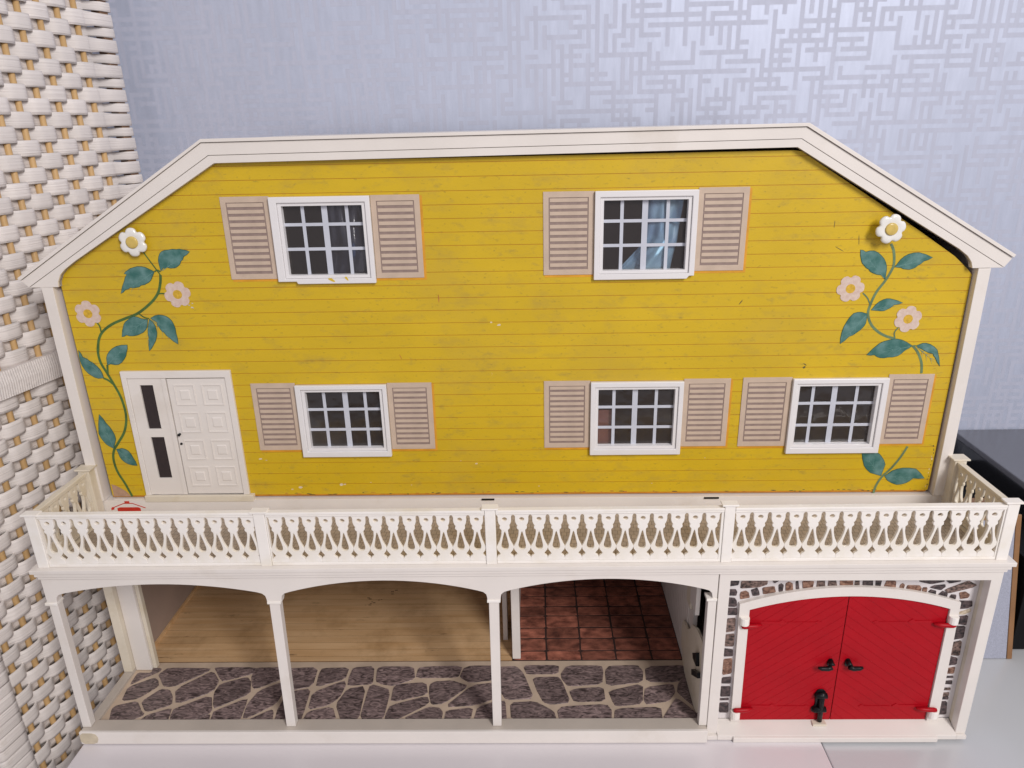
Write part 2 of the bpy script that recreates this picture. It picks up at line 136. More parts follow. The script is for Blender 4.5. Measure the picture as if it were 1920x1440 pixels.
LEAF = [[(-289.8, 400.7), (-290.3, 406.6), (-289.5, 412.9), (-286.3, 417.2), (-280.5, 418.5), (-273.6, 418.8), (-268.5, 418.5), (-262.9, 416.6), (-268.4, 412.6), (-271.5, 408.7), (-274.1, 405.2), (-278.5, 403.3), (-284.0, 404.0), (-287.3, 403.4)], [(-295.0, 400.7), (-299.4, 403.2), (-305.4, 405.3), (-312.0, 404.6), (-317.3, 402.3), (-320.9, 399.3), (-318.8, 398.7), (-321.9, 393.5), (-327.0, 382.6), (-322.3, 385.8), (-317.8, 387.6), (-312.1, 387.7), (-308.6, 389.3), (-301.6, 391.6), (-298.0, 395.6)], [(-308.5, 360.4), (-314.1, 361.3), (-320.3, 363.3), (-325.9, 360.2), (-330.0, 356.5), (-333.9, 345.4), (-329.5, 346.8), (-323.9, 345.9), (-316.8, 347.9), (-312.0, 351.2), (-309.5, 356.2)], [(-307.2, 360.8), (-309.9, 353.7), (-311.0, 343.6), (-312.8, 332.4), (-308.0, 337.5), (-303.6, 345.2), (-302.8, 351.9), (-304.5, 357.9)], [(-306.3, 361.4), (-302.1, 363.7), (-295.5, 364.0), (-290.2, 361.4), (-287.1, 355.9), (-286.5, 348.3), (-286.5, 338.1), (-293.4, 344.2), (-296.8, 348.5), (-299.5, 351.5), (-301.6, 357.8)], [(-351.9, 320.1), (-351.4, 326.6), (-347.7, 332.6), (-340.5, 337.3), (-330.6, 338.3), (-332.5, 331.4), (-335.7, 325.4), (-341.6, 320.5), (-348.7, 321.1)], [(-357.3, 308.4), (-357.8, 313.0), (-360.9, 319.2), (-366.5, 324.3), (-371.6, 327.9), (-374.1, 333.9), (-374.9, 323.9), (-372.4, 315.8), (-367.6, 310.6), (-362.3, 308.0)], [(-362.8, 241.0), (-359.0, 250.3), (-360.2, 257.9), (-364.5, 266.0), (-369.2, 274.6), (-373.6, 255.9), (-370.5, 247.7), (-366.4, 243.2)], [(-360.9, 240.4), (-355.6, 241.5), (-350.1, 238.7), (-346.9, 231.5), (-344.9, 223.8), (-352.8, 225.4), (-358.0, 229.9), (-359.8, 236.0)], [(302.6, 385.3), (302.5, 393.2), (300.8, 399.8), (296.3, 405.4), (290.3, 409.1), (283.6, 408.3), (279.1, 410.0), (281.0, 401.0), (283.8, 397.2), (288.0, 393.9), (291.1, 391.1), (298.8, 389.1)], [(308.3, 395.5), (312.3, 401.9), (318.0, 406.0), (326.0, 407.2), (337.6, 402.9), (330.9, 399.8), (326.9, 396.6), (322.8, 393.9), (318.3, 393.5), (313.4, 394.9)], [(294.7, 360.1), (297.8, 364.9), (303.6, 369.1), (309.1, 369.7), (319.9, 366.0), (312.8, 364.2), (307.8, 360.4), (303.3, 359.2)], [(292.4, 357.2), (287.5, 358.7), (281.0, 357.8), (276.3, 351.1), (273.3, 341.7), (273.3, 331.3), (280.0, 337.7), (285.3, 340.6), (291.1, 346.4), (292.4, 351.3)], [(334.0, 329.0), (328.2, 332.6), (320.1, 335.4), (312.7, 334.3), (305.6, 331.4), (296.6, 321.4), (303.3, 321.3), (308.4, 318.7), (315.1, 319.1), (322.6, 320.1), (327.6, 324.5)], [(336.3, 329.0), (341.6, 331.4), (348.4, 330.3), (355.0, 325.2), (359.5, 310.5), (353.8, 318.7), (351.8, 321.7), (344.7, 324.3)], [(326.0, 207.7), (328.1, 219.2), (323.8, 226.9), (318.4, 231.5), (305.4, 231.9), (309.4, 217.9), (315.9, 210.9)], [(328.8, 207.7), (334.8, 213.0), (344.0, 215.7), (355.8, 214.7), (364.9, 205.0), (354.6, 205.1), (349.2, 200.5), (341.2, 198.7), (332.3, 203.0)]]
STEM = [(2.0, [(-290.7, 397.9), (-292.0, 391.4), (-295.7, 382.6), (-303.3, 374.5), (-315.7, 365.9), (-327.3, 361.5), (-339.9, 356.6), (-349.6, 350.0), (-354.6, 342.4), (-357.1, 333.0)], 0), (2.0, [(-354.9, 341.6), (-357.4, 332.7), (-357.2, 322.7), (-353.5, 312.5), (-349.8, 302.2), (-346.3, 290.7), (-345.0, 278.1), (-346.2, 267.5), (-350.4, 256.7), (-357.5, 247.0), (-363.1, 239.4), (-365.5, 230.5), (-364.5, 218.2), (-359.9, 205.6), (-355.9, 192.4)], 0), (0.9, [(-301.4, 417.1), (-296.1, 407.5), (-290.7, 397.9)], 0), (1, [(-295.0, 400.7), (-292.4, 401.9), (-290.2, 400.5)], 0), (1, [(-295.7, 382.2), (-291.2, 382.3), (-287.0, 381.2)], 0), (1, [(-315.7, 365.9), (-311.1, 362.1), (-307.2, 361.1)], 0), (1.1, [(-353.0, 358.9), (-351.0, 355.1), (-350.8, 350.0)], 0), (1.6, [(-351.8, 320.4), (-352.4, 316.5), (-353.0, 312.5)], 0), (1.6, [(-357.8, 308.4), (-353.9, 306.3), (-349.8, 302.2)], 0), (1.9, [(302.6, 414.4), (305.9, 408.0), (307.5, 397.8), (305.8, 391.3), (302.3, 383.9), (297.1, 375.4), (293.9, 365.9), (292.8, 357.2), (296.5, 348.3), (303.1, 341.8), (310.3, 337.8), (318.2, 335.4)], 1), (1.9, [(334.0, 329.0), (339.3, 322.9), (343.7, 313.7), (345.2, 304.5)], 1), (1, [(286.1, 374.6), (290.5, 370.3), (293.6, 364.4)], 1), (1, [(319.5, 345.1), (316.9, 340.7), (318.2, 335.4)], 1), (1, [(336.3, 329.2), (334.0, 329.0)], 1), (1.8, [(344.7, 236.5), (339.7, 225.2), (333.2, 214.6), (327.4, 207.7), (323.2, 199.1), (321.7, 190.5)], 1)]
BLOOM = [(-279.3, 381.4), (-358.5, 366.0), (275.5, 378.4), (326.1, 352.2)]
KNOB = [(-306.1, 425.6), (296.5, 427.3)]

# ---------------------------------------------------------------- mesh helpers (all lengths in millimetres)
S = .001
class MB:
    def __init__(s): s.v = []; s.f = []; s.mi = []; s.cur = 0
    def face(s, pts):
        n = len(s.v); s.v += [tuple(p) for p in pts]; s.f.append(tuple(range(n, n + len(pts)))); s.mi.append(s.cur)
    def box(s, x0, x1, y0, y1, z0, z1):
        n = len(s.v); s.v += [(x, y, z) for z in (z0, z1) for y in (y0, y1) for x in (x0, x1)]
        for q in ((0, 2, 3, 1), (4, 5, 7, 6), (0, 1, 5, 4), (2, 6, 7, 3), (0, 4, 6, 2), (1, 3, 7, 5)): s.f.append(tuple(n + i for i in q)); s.mi.append(s.cur)
        return s
    def ext(s, loops, d0, d1, plane='xz', inset=None):
        """extrude a polygon (first loop outer, others holes) from depth d0 (front) to d1; inset: front loop moved towards its middle by this ratio"""
        P = {'xz': lambda p, d: (p[0], d, p[1]), 'xy': lambda p, d: (p[0], p[1], d), 'yz': lambda p, d: (d, p[0], p[1])}[plane]
        loops = [list(l) for l in loops]
        def area(l): return sum(l[i - 1][0] * l[i][1] - l[i][0] * l[i - 1][1] for i in range(len(l)))
        for i, l in enumerate(loops):
            if (area(l) > 0) != (i == 0): l.reverse()
        fr = loops
        if inset is not None:
            l = loops[0]; cx = sum(p[0] for p in l) / len(l); cy = sum(p[1] for p in l) / len(l)
            fr = [[(cx + (p[0] - cx) * inset, cy + (p[1] - cy) * inset) for p in l]]
        n = len(s.v); k = sum(map(len, loops))
        for l in fr: s.v += [P(p, d0) for p in l]
        for l in loops: s.v += [P(p, d1) for p in l]
        tri = tessellate_polygon([[Vector((p[0], p[1], 0)) for p in l] for l in loops])
        flat = [p for l in loops for p in l]
        for t in tri:
            a, b, c = (flat[i] for i in t)
            if (b[0] - a[0]) * (c[1] - a[1]) - (c[0] - a[0]) * (b[1] - a[1]) < 0: t = t[::-1]
            s.f.append(tuple(n + i for i in t)); s.mi.append(s.cur)
            s.f.append(tuple(n + k + i for i in t[::-1])); s.mi.append(s.cur)
        o = 0
        for l in loops:
            q = len(l)
            for i in range(q):
                a, b = n + o + i, n + o + (i + 1) % q
                s.f.append((a, a + k, b + k, b)); s.mi.append(s.cur)
            o += q
        return s
    def tube(s, pts, r, n=8, cap=True):
        rings = []; pts = [Vector(p) for p in pts]
        for i, p in enumerate(pts):
            t = (pts[min(i + 1, len(pts) - 1)] - pts[max(i - 1, 0)]).normalized()
            a = t.orthogonal().normalized() if abs(t.z) < .9 else Vector((1, 0, 0)); a = (a - t * a.dot(t)).normalized(); b = t.cross(a)
            rr = r[i] if isinstance(r, (list, tuple)) else r
            rings.append(len(s.v)); s.v += [tuple(p + (a * math.cos(2 * math.pi * j / n) + b * math.sin(2 * math.pi * j / n)) * rr) for j in range(n)]
        for a, b in zip(rings, rings[1:]):
            for j in range(n): s.f.append((a + j, a + (j + 1) % n, b + (j + 1) % n, b + j)); s.mi.append(s.cur)
        if cap:
            s.f.append(tuple(rings[0] + j for j in range(n))[::-1]); s.mi.append(s.cur); s.f.append(tuple(rings[-1] + j for j in range(n))); s.mi.append(s.cur)
        return s
    def mesh(s, name, mats, smooth=False, bevel=0):
        me = bpy.data.meshes.new(name); me.from_pydata([(x * S, y * S, z * S) for x, y, z in s.v], [], s.f)
        for mm in (mats if isinstance(mats, (list, tuple)) else [mats]): me.materials.append(mm)
        if s.cur: me.polygons.foreach_set('material_index', s.mi)
        import bmesh
        bm = bmesh.new(); bm.from_mesh(me); bmesh.ops.recalc_face_normals(bm, faces=bm.faces); bm.to_mesh(me); bm.free()
        if smooth: me.polygons.foreach_set('use_smooth', [True] * len(me.polygons))
        return me
    def obj(s, name, mats, parent=None, smooth=False, bevel=0, mw=None):
        return link(s.mesh(name, mats, smooth), name, parent, bevel, mw)
def link(me, name, parent=None, bevel=0, mw=None):
    o = bpy.data.objects.new(name, me); C.objects.link(o)
    if parent: o.parent = parent
    if mw is not None: o.matrix_local = mw
    if bevel:
        b = o.modifiers.new('edge', 'BEVEL'); b.width = bevel * S; b.segments = 2; b.limit_method = 'ANGLE'; b.angle_limit = math.radians(35)
    return o
def box(*a): return MB().box(*a)
def ext(*a, **k): return MB().ext(*a, **k)
def tag(o, label=None, cat=None, group=None, kind=None):
    for k, v in (('label', label), ('category', cat), ('group', group), ('kind', kind)):
        if v: o[k] = v
    return o
def empty(name, loc=(0, 0, 0)):
    o = bpy.data.objects.new(name, None); C.objects.link(o); o.location = [c * S for c in loc]; o.empty_display_size = .05; return o
def arc(x0, z0, xm, zm, x1, z1, n=16):                       # circle through three points, ends included
    ax, ay, bx, by, cx, cy = x0, z0, xm, zm, x1, z1
    d = 2 * (ax * (by - cy) + bx * (cy - ay) + cx * (ay - by))
    ux = ((ax * ax + ay * ay) * (by - cy) + (bx * bx + by * by) * (cy - ay) + (cx * cx + cy * cy) * (ay - by)) / d
    uz = ((ax * ax + ay * ay) * (cx - bx) + (bx * bx + by * by) * (ax - cx) + (cx * cx + cy * cy) * (bx - ax)) / d
    r = math.hypot(ax - ux, ay - uz); a0 = math.atan2(z0 - uz, x0 - ux); a1 = math.atan2(z1 - uz, x1 - ux)
    return [(ux + r * math.cos(a0 + (a1 - a0) * i / n), uz + r * math.sin(a0 + (a1 - a0) * i / n)) for i in range(n + 1)]
def chaikin(l, n=1, k=.22):
    for _ in range(n):
        o = []
        for i in range(len(l)):
            a, b = l[i], l[(i + 1) % len(l)]
            o += [(a[0] + (b[0] - a[0]) * k, a[1] + (b[1] - a[1]) * k), (b[0] - (b[0] - a[0]) * k, b[1] - (b[1] - a[1]) * k)]
        l = o
    return l
def clip(poly, a, b, c):                                     # keep a*x + b*z <= c
    o = []
    for i in range(len(poly)):
        p, q = poly[i - 1], poly[i]; dp = a * p[0] + b * p[1] - c; dq = a * q[0] + b * q[1] - c
        if (dp <= 0) != (dq <= 0): t = dp / (dp - dq); o.append((p[0] + (q[0] - p[0]) * t, p[1] + (q[1] - p[1]) * t))
        if dq <= 0: o.append(q)
    return o
def cliprect(poly, x0, x1, z0, z1):
    for a, b, c in ((-1, 0, -x0), (1, 0, x1), (0, -1, -z0), (0, 1, z1)):
        if len(poly) > 2: poly = clip(poly, a, b, c)
    return poly

# ---------------------------------------------------------------- room: table, wall, floor
T1 = box(-391, 263.4, -330, 345, -30, -3.6).obj('table', MFAB, bevel=1.2)
tag(T1, 'white table top under the left and middle of the dollhouse', 'table')
T2 = box(264.6, 1000, -330, 345, -32, -5.6).obj('table', MFAB2, bevel=1.2)
tag(T2, 'pale grey glossy table top under the garage end, right of the seam', 'table')
for T, xs in ((T1, (-380, 240)), (T2, (290, 980))):
    for x in xs:
        for y in (-310, 320): box(x - 18, x + 18, y - 18, y + 18, -740, -32.5).obj('leg', MFAB, T, bevel=1)
tag(box(-1500, 1500, -2500, 400, -760, -740).obj('floor', MFLR), kind='structure')
wall = tag(box(-1500, 1500, 346, 400, -740, 1200).obj('wallpapered_wall', MWP), 'pale silver blue wallpapered wall with a printed maze of lines behind the dollhouse', 'wall')
def maze():
    rnd = random.Random(11); p = 9.2; w = 4.7; NX, NZ = 166, 81; X0, Z0 = -620, 60
    H = set(); V = set(); N = {}
    def free(i, j): return 0 <= i < NX and 0 <= j < NZ
    def step(i, j, d):
        di, dj = ((1, 0), (0, 1), (-1, 0), (0, -1))[d]; a, b = i + di, j + dj
        if not free(a, b): return None
        e = ('h', min(i, a), j) if dj == 0 else ('v', i, min(j, b))
        return a, b, e
    E = set()
    for t in range(9000):
        i, j = rnd.randrange(NX), rnd.randrange(NZ)
        if (i, j) in N and rnd.random() < .25: continue
        d = rnd.randrange(4)
        for leg in range(rnd.choice((1, 2, 2, 3, 4))):
            ln = rnd.choice((1, 2, 2, 3, 3, 4, 5)); stop = False
            for k in range(ln):
                q = step(i, j, d)
                if not q: stop = True; break
                a, b, e = q
                hit = (a, b) in N
                # do not close small 1x1 loops, do not run glued to an existing line
                E.add(e); N[(i, j)] = 1; N[(a, b)] = 1; i, j = a, b
                if hit and rnd.random() < .7: stop = True; break
            if stop: break
            d = (d + rnd.choice((1, 3))) % 4
    mb = MB(); y = 345.95
    def jit(): return rnd.uniform(-.35, .35)
    def q(x0, x1, z0, z1): mb.face([(x0, y, z0), (x1, y, z0), (x1, y, z1), (x0, y, z1)])
    for (i, j) in N:
        x, z = X0 + i * p, Z0 + j * p; q(x - w / 2, x + w / 2, z - w / 2, z + w / 2)
    for k, i, j in E:
        x, z = X0 + i * p, Z0 + j * p
        if k == 'h': q(x + w / 2, x + p - w / 2, z - w / 2, z + w / 2)
        else: q(x - w / 2, x + w / 2, z + w / 2, z + p - w / 2)
    o = mb.obj('printed_maze', MWL, wall); o['kind'] = 'stuff'
maze()

# ---------------------------------------------------------------- dollhouse
H = tag(empty('dollhouse'), 'yellow two storey dollhouse with white roof trim, fretwork balcony railing and red garage doors', 'dollhouse')
UM = Matrix.Translation((0, 0, .1906)) @ (Matrix.Rotation(-.00121, 4, 'Z') @ Matrix.Rotation(.00345, 4, 'Y')) @ Matrix.Translation((0, 0, -.1906))
def upart(mb, name, mats, **k): return mb.obj(name, mats, H, mw=UM, **k)

# --- upper house shell
XL0, XL1, XR0, XR1 = -389, -379.5, 372, 382
for x0, x1, zt in ((XL0, XL1, 390), (XR0, XR1, 394.6)):
    upart(box(x0, x1, 84.4, 322, 190.6, zt).box(x0, x1, 90.2, 322, zt, zt + 15), 'side_wall', MW, bevel=.4)
upart(box(XL0, XR1, 86, 322, 177.2, 190.4).box(-372, -330, 88, 95, 190.4, 190.8), 'base_slab', MW, bevel=.5)
upart(ext([[(-389, 190.6), (382, 190.6), (382, 407), (221, 501), (-233, 499), (-389, 402)]], 316, 321.8), 'back_wall', MIN)
for a, b in (((-405.7, 398.4), (-236, 503.3)), ((-236, 503.3), (224.9, 506.4)), ((224.9, 506.4), (398, 405.5))):
    dx, dz = b[0] - a[0], b[1] - a[1]; l = math.hypot(dx, dz); nx, nz = dz / l * 5, -dx / l * 5
    upart(ext([[(a[0] + nx * .3, a[1] + nz * .3), (b[0] + nx * .3, b[1] + nz * .3), (b[0] + nx * 1.6, b[1] + nz * 1.6), (a[0] + nx * 1.6, a[1] + nz * 1.6)]], 88.5, 322), 'roof_panel', MW)
upart(box(-379, 371.5, 100, 315.8, 326, 331), 'upper_floor', MIN)
upart(box(-30, -26, 100, 315.8, 190.6, 325.8), 'interior_wall', MIN)
upart(box(66, 85, 97.4, 99.5, 190.6, 271), 'interior_wall', MPK)
# roof trim: three bands with fine grooves between them
O_ = [(-405.7, 398.4), (-236.3, 503.4), (224.9, 506.5), (398, 405.5)]
A_ = [(-404.2, 396.2), (-236.6, 500.9), (223.6, 504.0), (396.8, 403.2)]
B_ = [(-398.9, 390.4), (-232.8, 491.4), (220.9, 495.4), (391.6, 395.4)]
I_ = [(-374.6, 390.2), (-374, 394), (-370.8, 400), (-366, 404.6), (-357, 410.6), (-229.4, 485.4), (218.7, 489.2), (353.8, 410.6), (361.6, 404.8), (365.4, 399.8), (367.1, 394.9)]
def shift(l, d): return [(x, z + d) for x, z in l]
for nm, a, b, y in (('edge_moulding', O_, A_, 82.4), ('fascia_band', shift(A_, -.4), B_, 84.), ('inner_band', shift(B_, -.38), I_, 84.4)):
    upart(ext([a + b[::-1]], y, 90), 'roof_trim' if nm == 'fascia_band' else nm, MW, bevel=.25)
upart(ext([shift(A_, -.2) + I_[::-1]], 86.2, 89.6), 'trim_backing', mat('trim_groove', (.48, .42, .40), .6))

# --- facade board with its printed siding, one plank per row
BOARD = [(-374.2, 191.8), (-376, 392.6), (-374.6, 398.6), (-371, 403.6), (-362, 410.2), (-232.4, 484.8), (-225, 485.6), (218, 486.8), (224, 486), (285, 448.4), (322, 425.2), (354.8, 403.7), (367.4, 392.8), (371.2, 388.4), (369.6, 194), (367.5, 191.6)]
OPEN = [(-183.3, -118, 395.8, 452), (73, 140, 396, 452.2), (-183.2, -117.2, 240, 294.2), (71.8, 138.3, 239.8, 293.7), (243.5, 310.2, 239.6, 295), (-326.6, -314.2, 211.9, 302.2)]
YF = 90.5
hole = [[(a, c), (b, c), (b, d), (a, d)] for a, b, c, d in OPEN]
FB = upart(ext([BOARD] + hole, YF + .32, YF + 4.5), 'facade_board', MYG)
zl = [471.9 - 10.72 * k for k in range(-1, 27)]
zl = [490] + zl
for z1, z0 in zip(zl, zl[1:]):
    lo, hi = max(z0, 191) + .22, z1 - .22
    if hi - lo < 1: continue
    cuts = sorted({lo, hi} | {z for o in OPEN for z in (o[2], o[3]) if lo < z < hi})
    cells = []
    for a, b in zip(cuts, cuts[1:]):
        zm = (a + b) / 2; xs = [-400]
        for o in sorted(OPEN):
            if o[2] < zm < o[3]: xs += [o[0], o[1]]
        xs.append(400)
        for x0, x1 in zip(xs[::2], xs[1::2]):
            p = cliprect(BOARD, x0, x1, a, b)
            if len(p) > 2: cells.append((x0, x1, a, b, p))
    groups = []                                  # cells that touch form one plank; an opening splits a row into several planks
    for c in cells:
        t = [g for g in groups if any(abs(q[3] - c[2]) < 1e-6 and min(q[1], c[1]) - max(q[0], c[0]) > .1 for q in g)]
        for g in t: groups.remove(g)
        groups.append(sum(t, []) + [c])
    for g in groups:
        mb = MB()
        for c in g: mb.ext([c[4]], YF, YF + .3)
        mb.obj('plank', MY, FB)
worn = mat('worn_bare_board', (.42, .26, .17), .7, .15, 200)
ext([[(-373.2, 192.6), (-372.9, 205), (-368, 203), (-361, 198), (-357, 192.4)]], YF - .12, YF + .3).obj('worn_corner', worn, FB)

def WEAR(d, c, r):
    o = [(-61.5, 375, .5, 4.2, r, 'scratch', .05), (187.5, 368, .5, 3.2, d, 'scratch', -.6), (-97, 324.5, .4, 3.4, r, 'scratch', .4), (246, 311, 1.6, 1.4, d, 'smudge', .5), (246.5, 313.5, .5, 2.2, d, 'scratch', .9),
         (277, 417, .35, 5, d, 'scratch', .12), (262, 411, 6, .3, d, 'scratch', -.5), (256, 430, .3, 3.6, d, 'scratch', 0)]
    for x, z, a in ((-18.5, 354, 1.4), (-12, 351.5, 1.8), (-36, 223, 1.6), (-231, 229.5, 1.8), (-226, 228, 1.), (-206, 198.5, 1.2), (-198, 200.5, 2.2), (-160, 203, 2.6), (-157, 203.2, 1.4), (-96, 202, .8), (-50, 226, .7), (168, 227, .7), (20, 200, .8), (122, 202, .7), (-133, 205, .8)):
        o.append((x, z, a, a * .55, c, 'paint_chip', .1))
    x = -228
    while x < 362:
        o.append((x, 193.4 + rnw.uniform(-.6, 1.2), rnw.uniform(.8, 3.2), rnw.uniform(.25, .6), r if rnw.random() < .5 else d, 'edge_wear', rnw.uniform(-.1, .1))); x += rnw.choice((3, 5, 9, 16, 26))
    z = 197
    while z < 240:
        o.append((368.4 + rnw.uniform(-1.6, .2), z, rnw.uniform(.3, .9), rnw.uniform(.6, 1.6), d if rnw.random() < .6 else c, 'edge_wear', .2)); z += rnw.uniform(1.8, 6)
    return o
# small wear on the board: bare chips, scratches and smudges
scr_ = mat('dark_scratch', (.10, .075, .025), .6, .2, 300); chp = mat('bare_card_chip', (.66, .56, .40), .7, .15, 300); rus = mat('orange_scratch', (.45, .17, .03), .6, .2, 200)
rnw = random.Random(21)
def speck(x, z, a, b, m_, nm, rot=0.):
    l = [(math.cos(t) * a * rnw.uniform(.55, 1.1), math.sin(t) * b * rnw.uniform(.55, 1.1)) for t in (k * .785 for k in range(8))]
    c_, s_ = math.cos(rot), math.sin(rot)
    ext([[(x + p * c_ - q * s_, z + p * s_ + q * c_) for p, q in l]], YF - .06, YF + .1).obj(nm, m_, FB)
for x, z, a, b, m_, nm, rot in WEAR(scr_, chp, rus): speck(x, z, a, b, m_, nm, rot)

# --- windows
def ring(x0, x1, z0, z1, w, y0, y1): return ext([[(x0, z0), (x1, z0), (x1, z1), (x0, z1)], [(x0 + w[0], z0 + w[2]), (x1 - w[1], z0 + w[2]), (x1 - w[1], z1 - w[3]), (x0 + w[0], z1 - w[3])]], y0, y1)
WIN = [((-192, -111.6, 389.3, 458.9), OPEN[0], (.245, .515, .79), (.275, .625), 'l'),
       ((66.2, 147.1, 389.2, 459.2), OPEN[1], (.227, .5, .77), (.30, .645), 'r'),
       ((-190.6, -111, 232.4, 300.4), OPEN[2], (.235, .518, .783), (.335, .69), ''),
       ((65.4, 144.9, 232.2, 300.5), OPEN[3], (.214, .489, .765), (.335, .69), ''),
       ((237.4, 318, 232, 301.5), OPEN[4], (.205, .48, .765), (.32, .69), '')]
WOBJ = []
for (x0, x1, z0, z1), (ox0, ox1, oz0, oz1), vb, hb, chip in WIN:
    ro = MB()
    out = [(x0, z0), (x1, z0), (x1, z1), (x0, z1)]
    if chip == 'l': out = [(x0, z0 + 2), (x0 + 15, z0 + 2), (x0 + 16, z0), (x1, z0), (x1, z1), (x0, z1)]
    if chip == 'r': out = [(x0, z0), (x1 - 6, z0), (x1 - 4, z0 + 2.4), (x1, z0 + 2.4), (x1, z1), (x0, z1)]
    ro.ext([out, [(ox0 - 2.6, oz0 - 2.2), (ox1 + 2.6, oz0 - 2.2), (ox1 + 2.6, oz1 + 2.2), (ox0 - 2.6, oz1 + 2.2)]], YF - 4, YF - .02)
    w = upart(ro, 'window', MWIN, bevel=.5); WOBJ.append(w)
    ring(ox0 - 2.5, ox1 + 2.5, oz0 - 2.1, oz1 + 2.1, (2.9, 2.9, 2.5, 2.5), YF - 2.4, YF + 3.5).obj('inner_frame', MWIN, w, bevel=.3)
    W_, H_ = ox1 - ox0, oz1 - oz0; yb = YF + 2.2
    for k, f in enumerate(vb):
        hw = 2.3 if k == 1 else 1.35
        box(ox0 + W_ * f - hw, ox0 + W_ * f + hw, yb, yb + .5, oz0, oz1).obj('glazing_bar', MMUN, w)
    for f in hb: box(ox0, ox1, yb + .05, yb + .45, oz1 - H_ * f - 1.25, oz1 - H_ * f + 1.25).obj('glazing_bar', MMUN, w)
    xs = [0] + list(vb) + [1]; zs = [0] + list(hb) + [1]
    for a, b in zip(xs, xs[1:]):
        for c, d in zip(zs, zs[1:]):
            box(ox0 + W_ * a, ox0 + W_ * b, yb + .7, yb + 1., oz1 - H_ * d, oz1 - H_ * c).obj('pane', MGLASS, w)
paint = mat('yellow_paint_smear', (.66, .45, .03), .5, .1, 200)
for px, pz, a in ((-148, 392.6, 3.2), (-135.5, 393.6, 1.6)):
    ext([chaikin([(px - a, pz + 1), (px, pz + 1.6), (px + a, pz - 1.4), (px + a * .6, pz - 2), (px - a * .5, pz - .3)])], YF - 4.15, YF - 3.9).obj('paint_smear', paint, WOBJ[0])
# shutters
SHUT = [(-231.7, -192.3, 393.3, 459.5), (-111.3, -72.3, 392.7, 459.0), (25.5, 65.9, 393.2, 459.2), (147.4, 187, 394.9, 460.4), (-229.8, -190.9, 238.4, 302), (-110.7, -72, 238.4, 301.2),
        (25.2, 65.1, 238.5, 301.3), (145.2, 185.1, 238.7, 302), (195.5, 237.1, 238.3, 302.5), (318.3, 356.4, 239.4, 304.0)]
for x0, x1, z0, z1 in SHUT:
    sh = upart(box(x0 + 3, x1 - 3, YF - .3, YF - .02, z0 + 3, z1 - 3), 'shutter', MSD)
    ring(x0, x1, z0, z1, (4.3, 4.5, 4.4, 4.6), YF - .75, YF - .02).obj('frame', MSH, sh, bevel=.15)
    left = x1 in (-192.3, 65.9, -190.9, 65.1, 237.1)
    if not left: box(x1 + .02, x1 + 2, YF - .15, YF - .02, z0 - 1.8, z1 - 1).obj('printed_outline', MOR, sh)
    box(x0 + (1 if left else -.5), x1, YF - .15, YF - .02, z0 - 2, z0 - .02).obj('printed_outline', MOR, sh)
    n = 11; hh = (z1 - z0 - 9.6) / n
    me = MB().box(0, x1 - x0 - 10.6, YF - .7, YF - .3, 0, hh * .56).mesh('slat', MSH)
    for k in range(n):
        s = link(me, 'slat', sh); s.location = ((x0 + 5.2) * S, 0, (z1 - 5.2 - k * hh - hh * .56) * S)

# --- front door
x0, x1, z0, z1 = -340.9, -245, 195.4, 315
D = upart(ring(x0, x1, z0, z1, (4.5, 5.3, 0, 6.5), YF - 3.2, YF - .02), 'front_door', MW, bevel=.4)
ext([[(-336.3, 195.6), (-306.5, 195.6), (-306.5, 308.3), (-336.3, 308.3)], [(-326.2, 211.9), (-314, 211.9), (-314, 252.7), (-326.2, 252.7)], [(-326.4, 260.6), (-314.8, 260.6), (-314.8, 302), (-326.4, 302)]], YF - 2.2, YF - .02).obj('sidelight_panel', MW, D, bevel=.3)
for a, b in ((211.9, 252.7), (260.6, 302)): box(-327, -313, YF - .4, YF - .04, a - .6, b + .6).obj('sidelight', MDK, D)
box(-306.3, -302.4, YF - 3.1, YF - .02, 195.6, 308.2).obj('jamb', MW, D, bevel=.3)
box(-302.7, -250.1, YF - .25, YF - .03, 195.6, 308.4).obj('door_gap', MDK, D)  # dark sheet behind the leaf, standing in for the shade in the gap
leaf = box(-301.7, -250.8, YF - 2.2, YF - .04, 196, 307.6).obj('door_leaf', MW, D, bevel=.3)
for c in range(2):
    for r_ in range(4):
        a = -296.6 + c * 24.2; b = [283, 257, 230.4, 204][r_]
        pn = MB()
        for w, y in ((0, .55), (1.0, .12)): pass
        pn.ext([[(a, b), (a + 18, b), (a + 18, b + 19.4), (a, b + 19.4)], [(a + 1.1, b + 1.1), (a + 16.9, b + 1.1), (a + 16.9, b + 18.3), (a + 1.1, b + 18.3)]], YF - 2.9, YF - 2.2)
        pn.ext([[(a + 4.6, b + 5), (a + 13.4, b + 5), (a + 13.4, b + 14.4), (a + 4.6, b + 14.4)]], YF - 2.8, YF - 2.2, inset=.86)
        pn.obj('door_panel', MW, D, bevel=.18)
MB().tube([(-299, YF - 2.2, 255.6), (-299, YF - 4.6, 255.6), (-298.6, YF - 5, 255.6)], [1.1, 1.3, .7], 12).obj('door_knob', MBK, D, smooth=True)
MB().tube([(-299.3, YF - 2.2, 246.2), (-299.3, YF - 3, 246.2)], [1.2, 1.], 12).obj('lock', MBK, D, smooth=True)
box(-341.6, -241, YF - 5.2, YF - .02, 188.9, 195.2).obj('threshold', MC, D, bevel=.5)

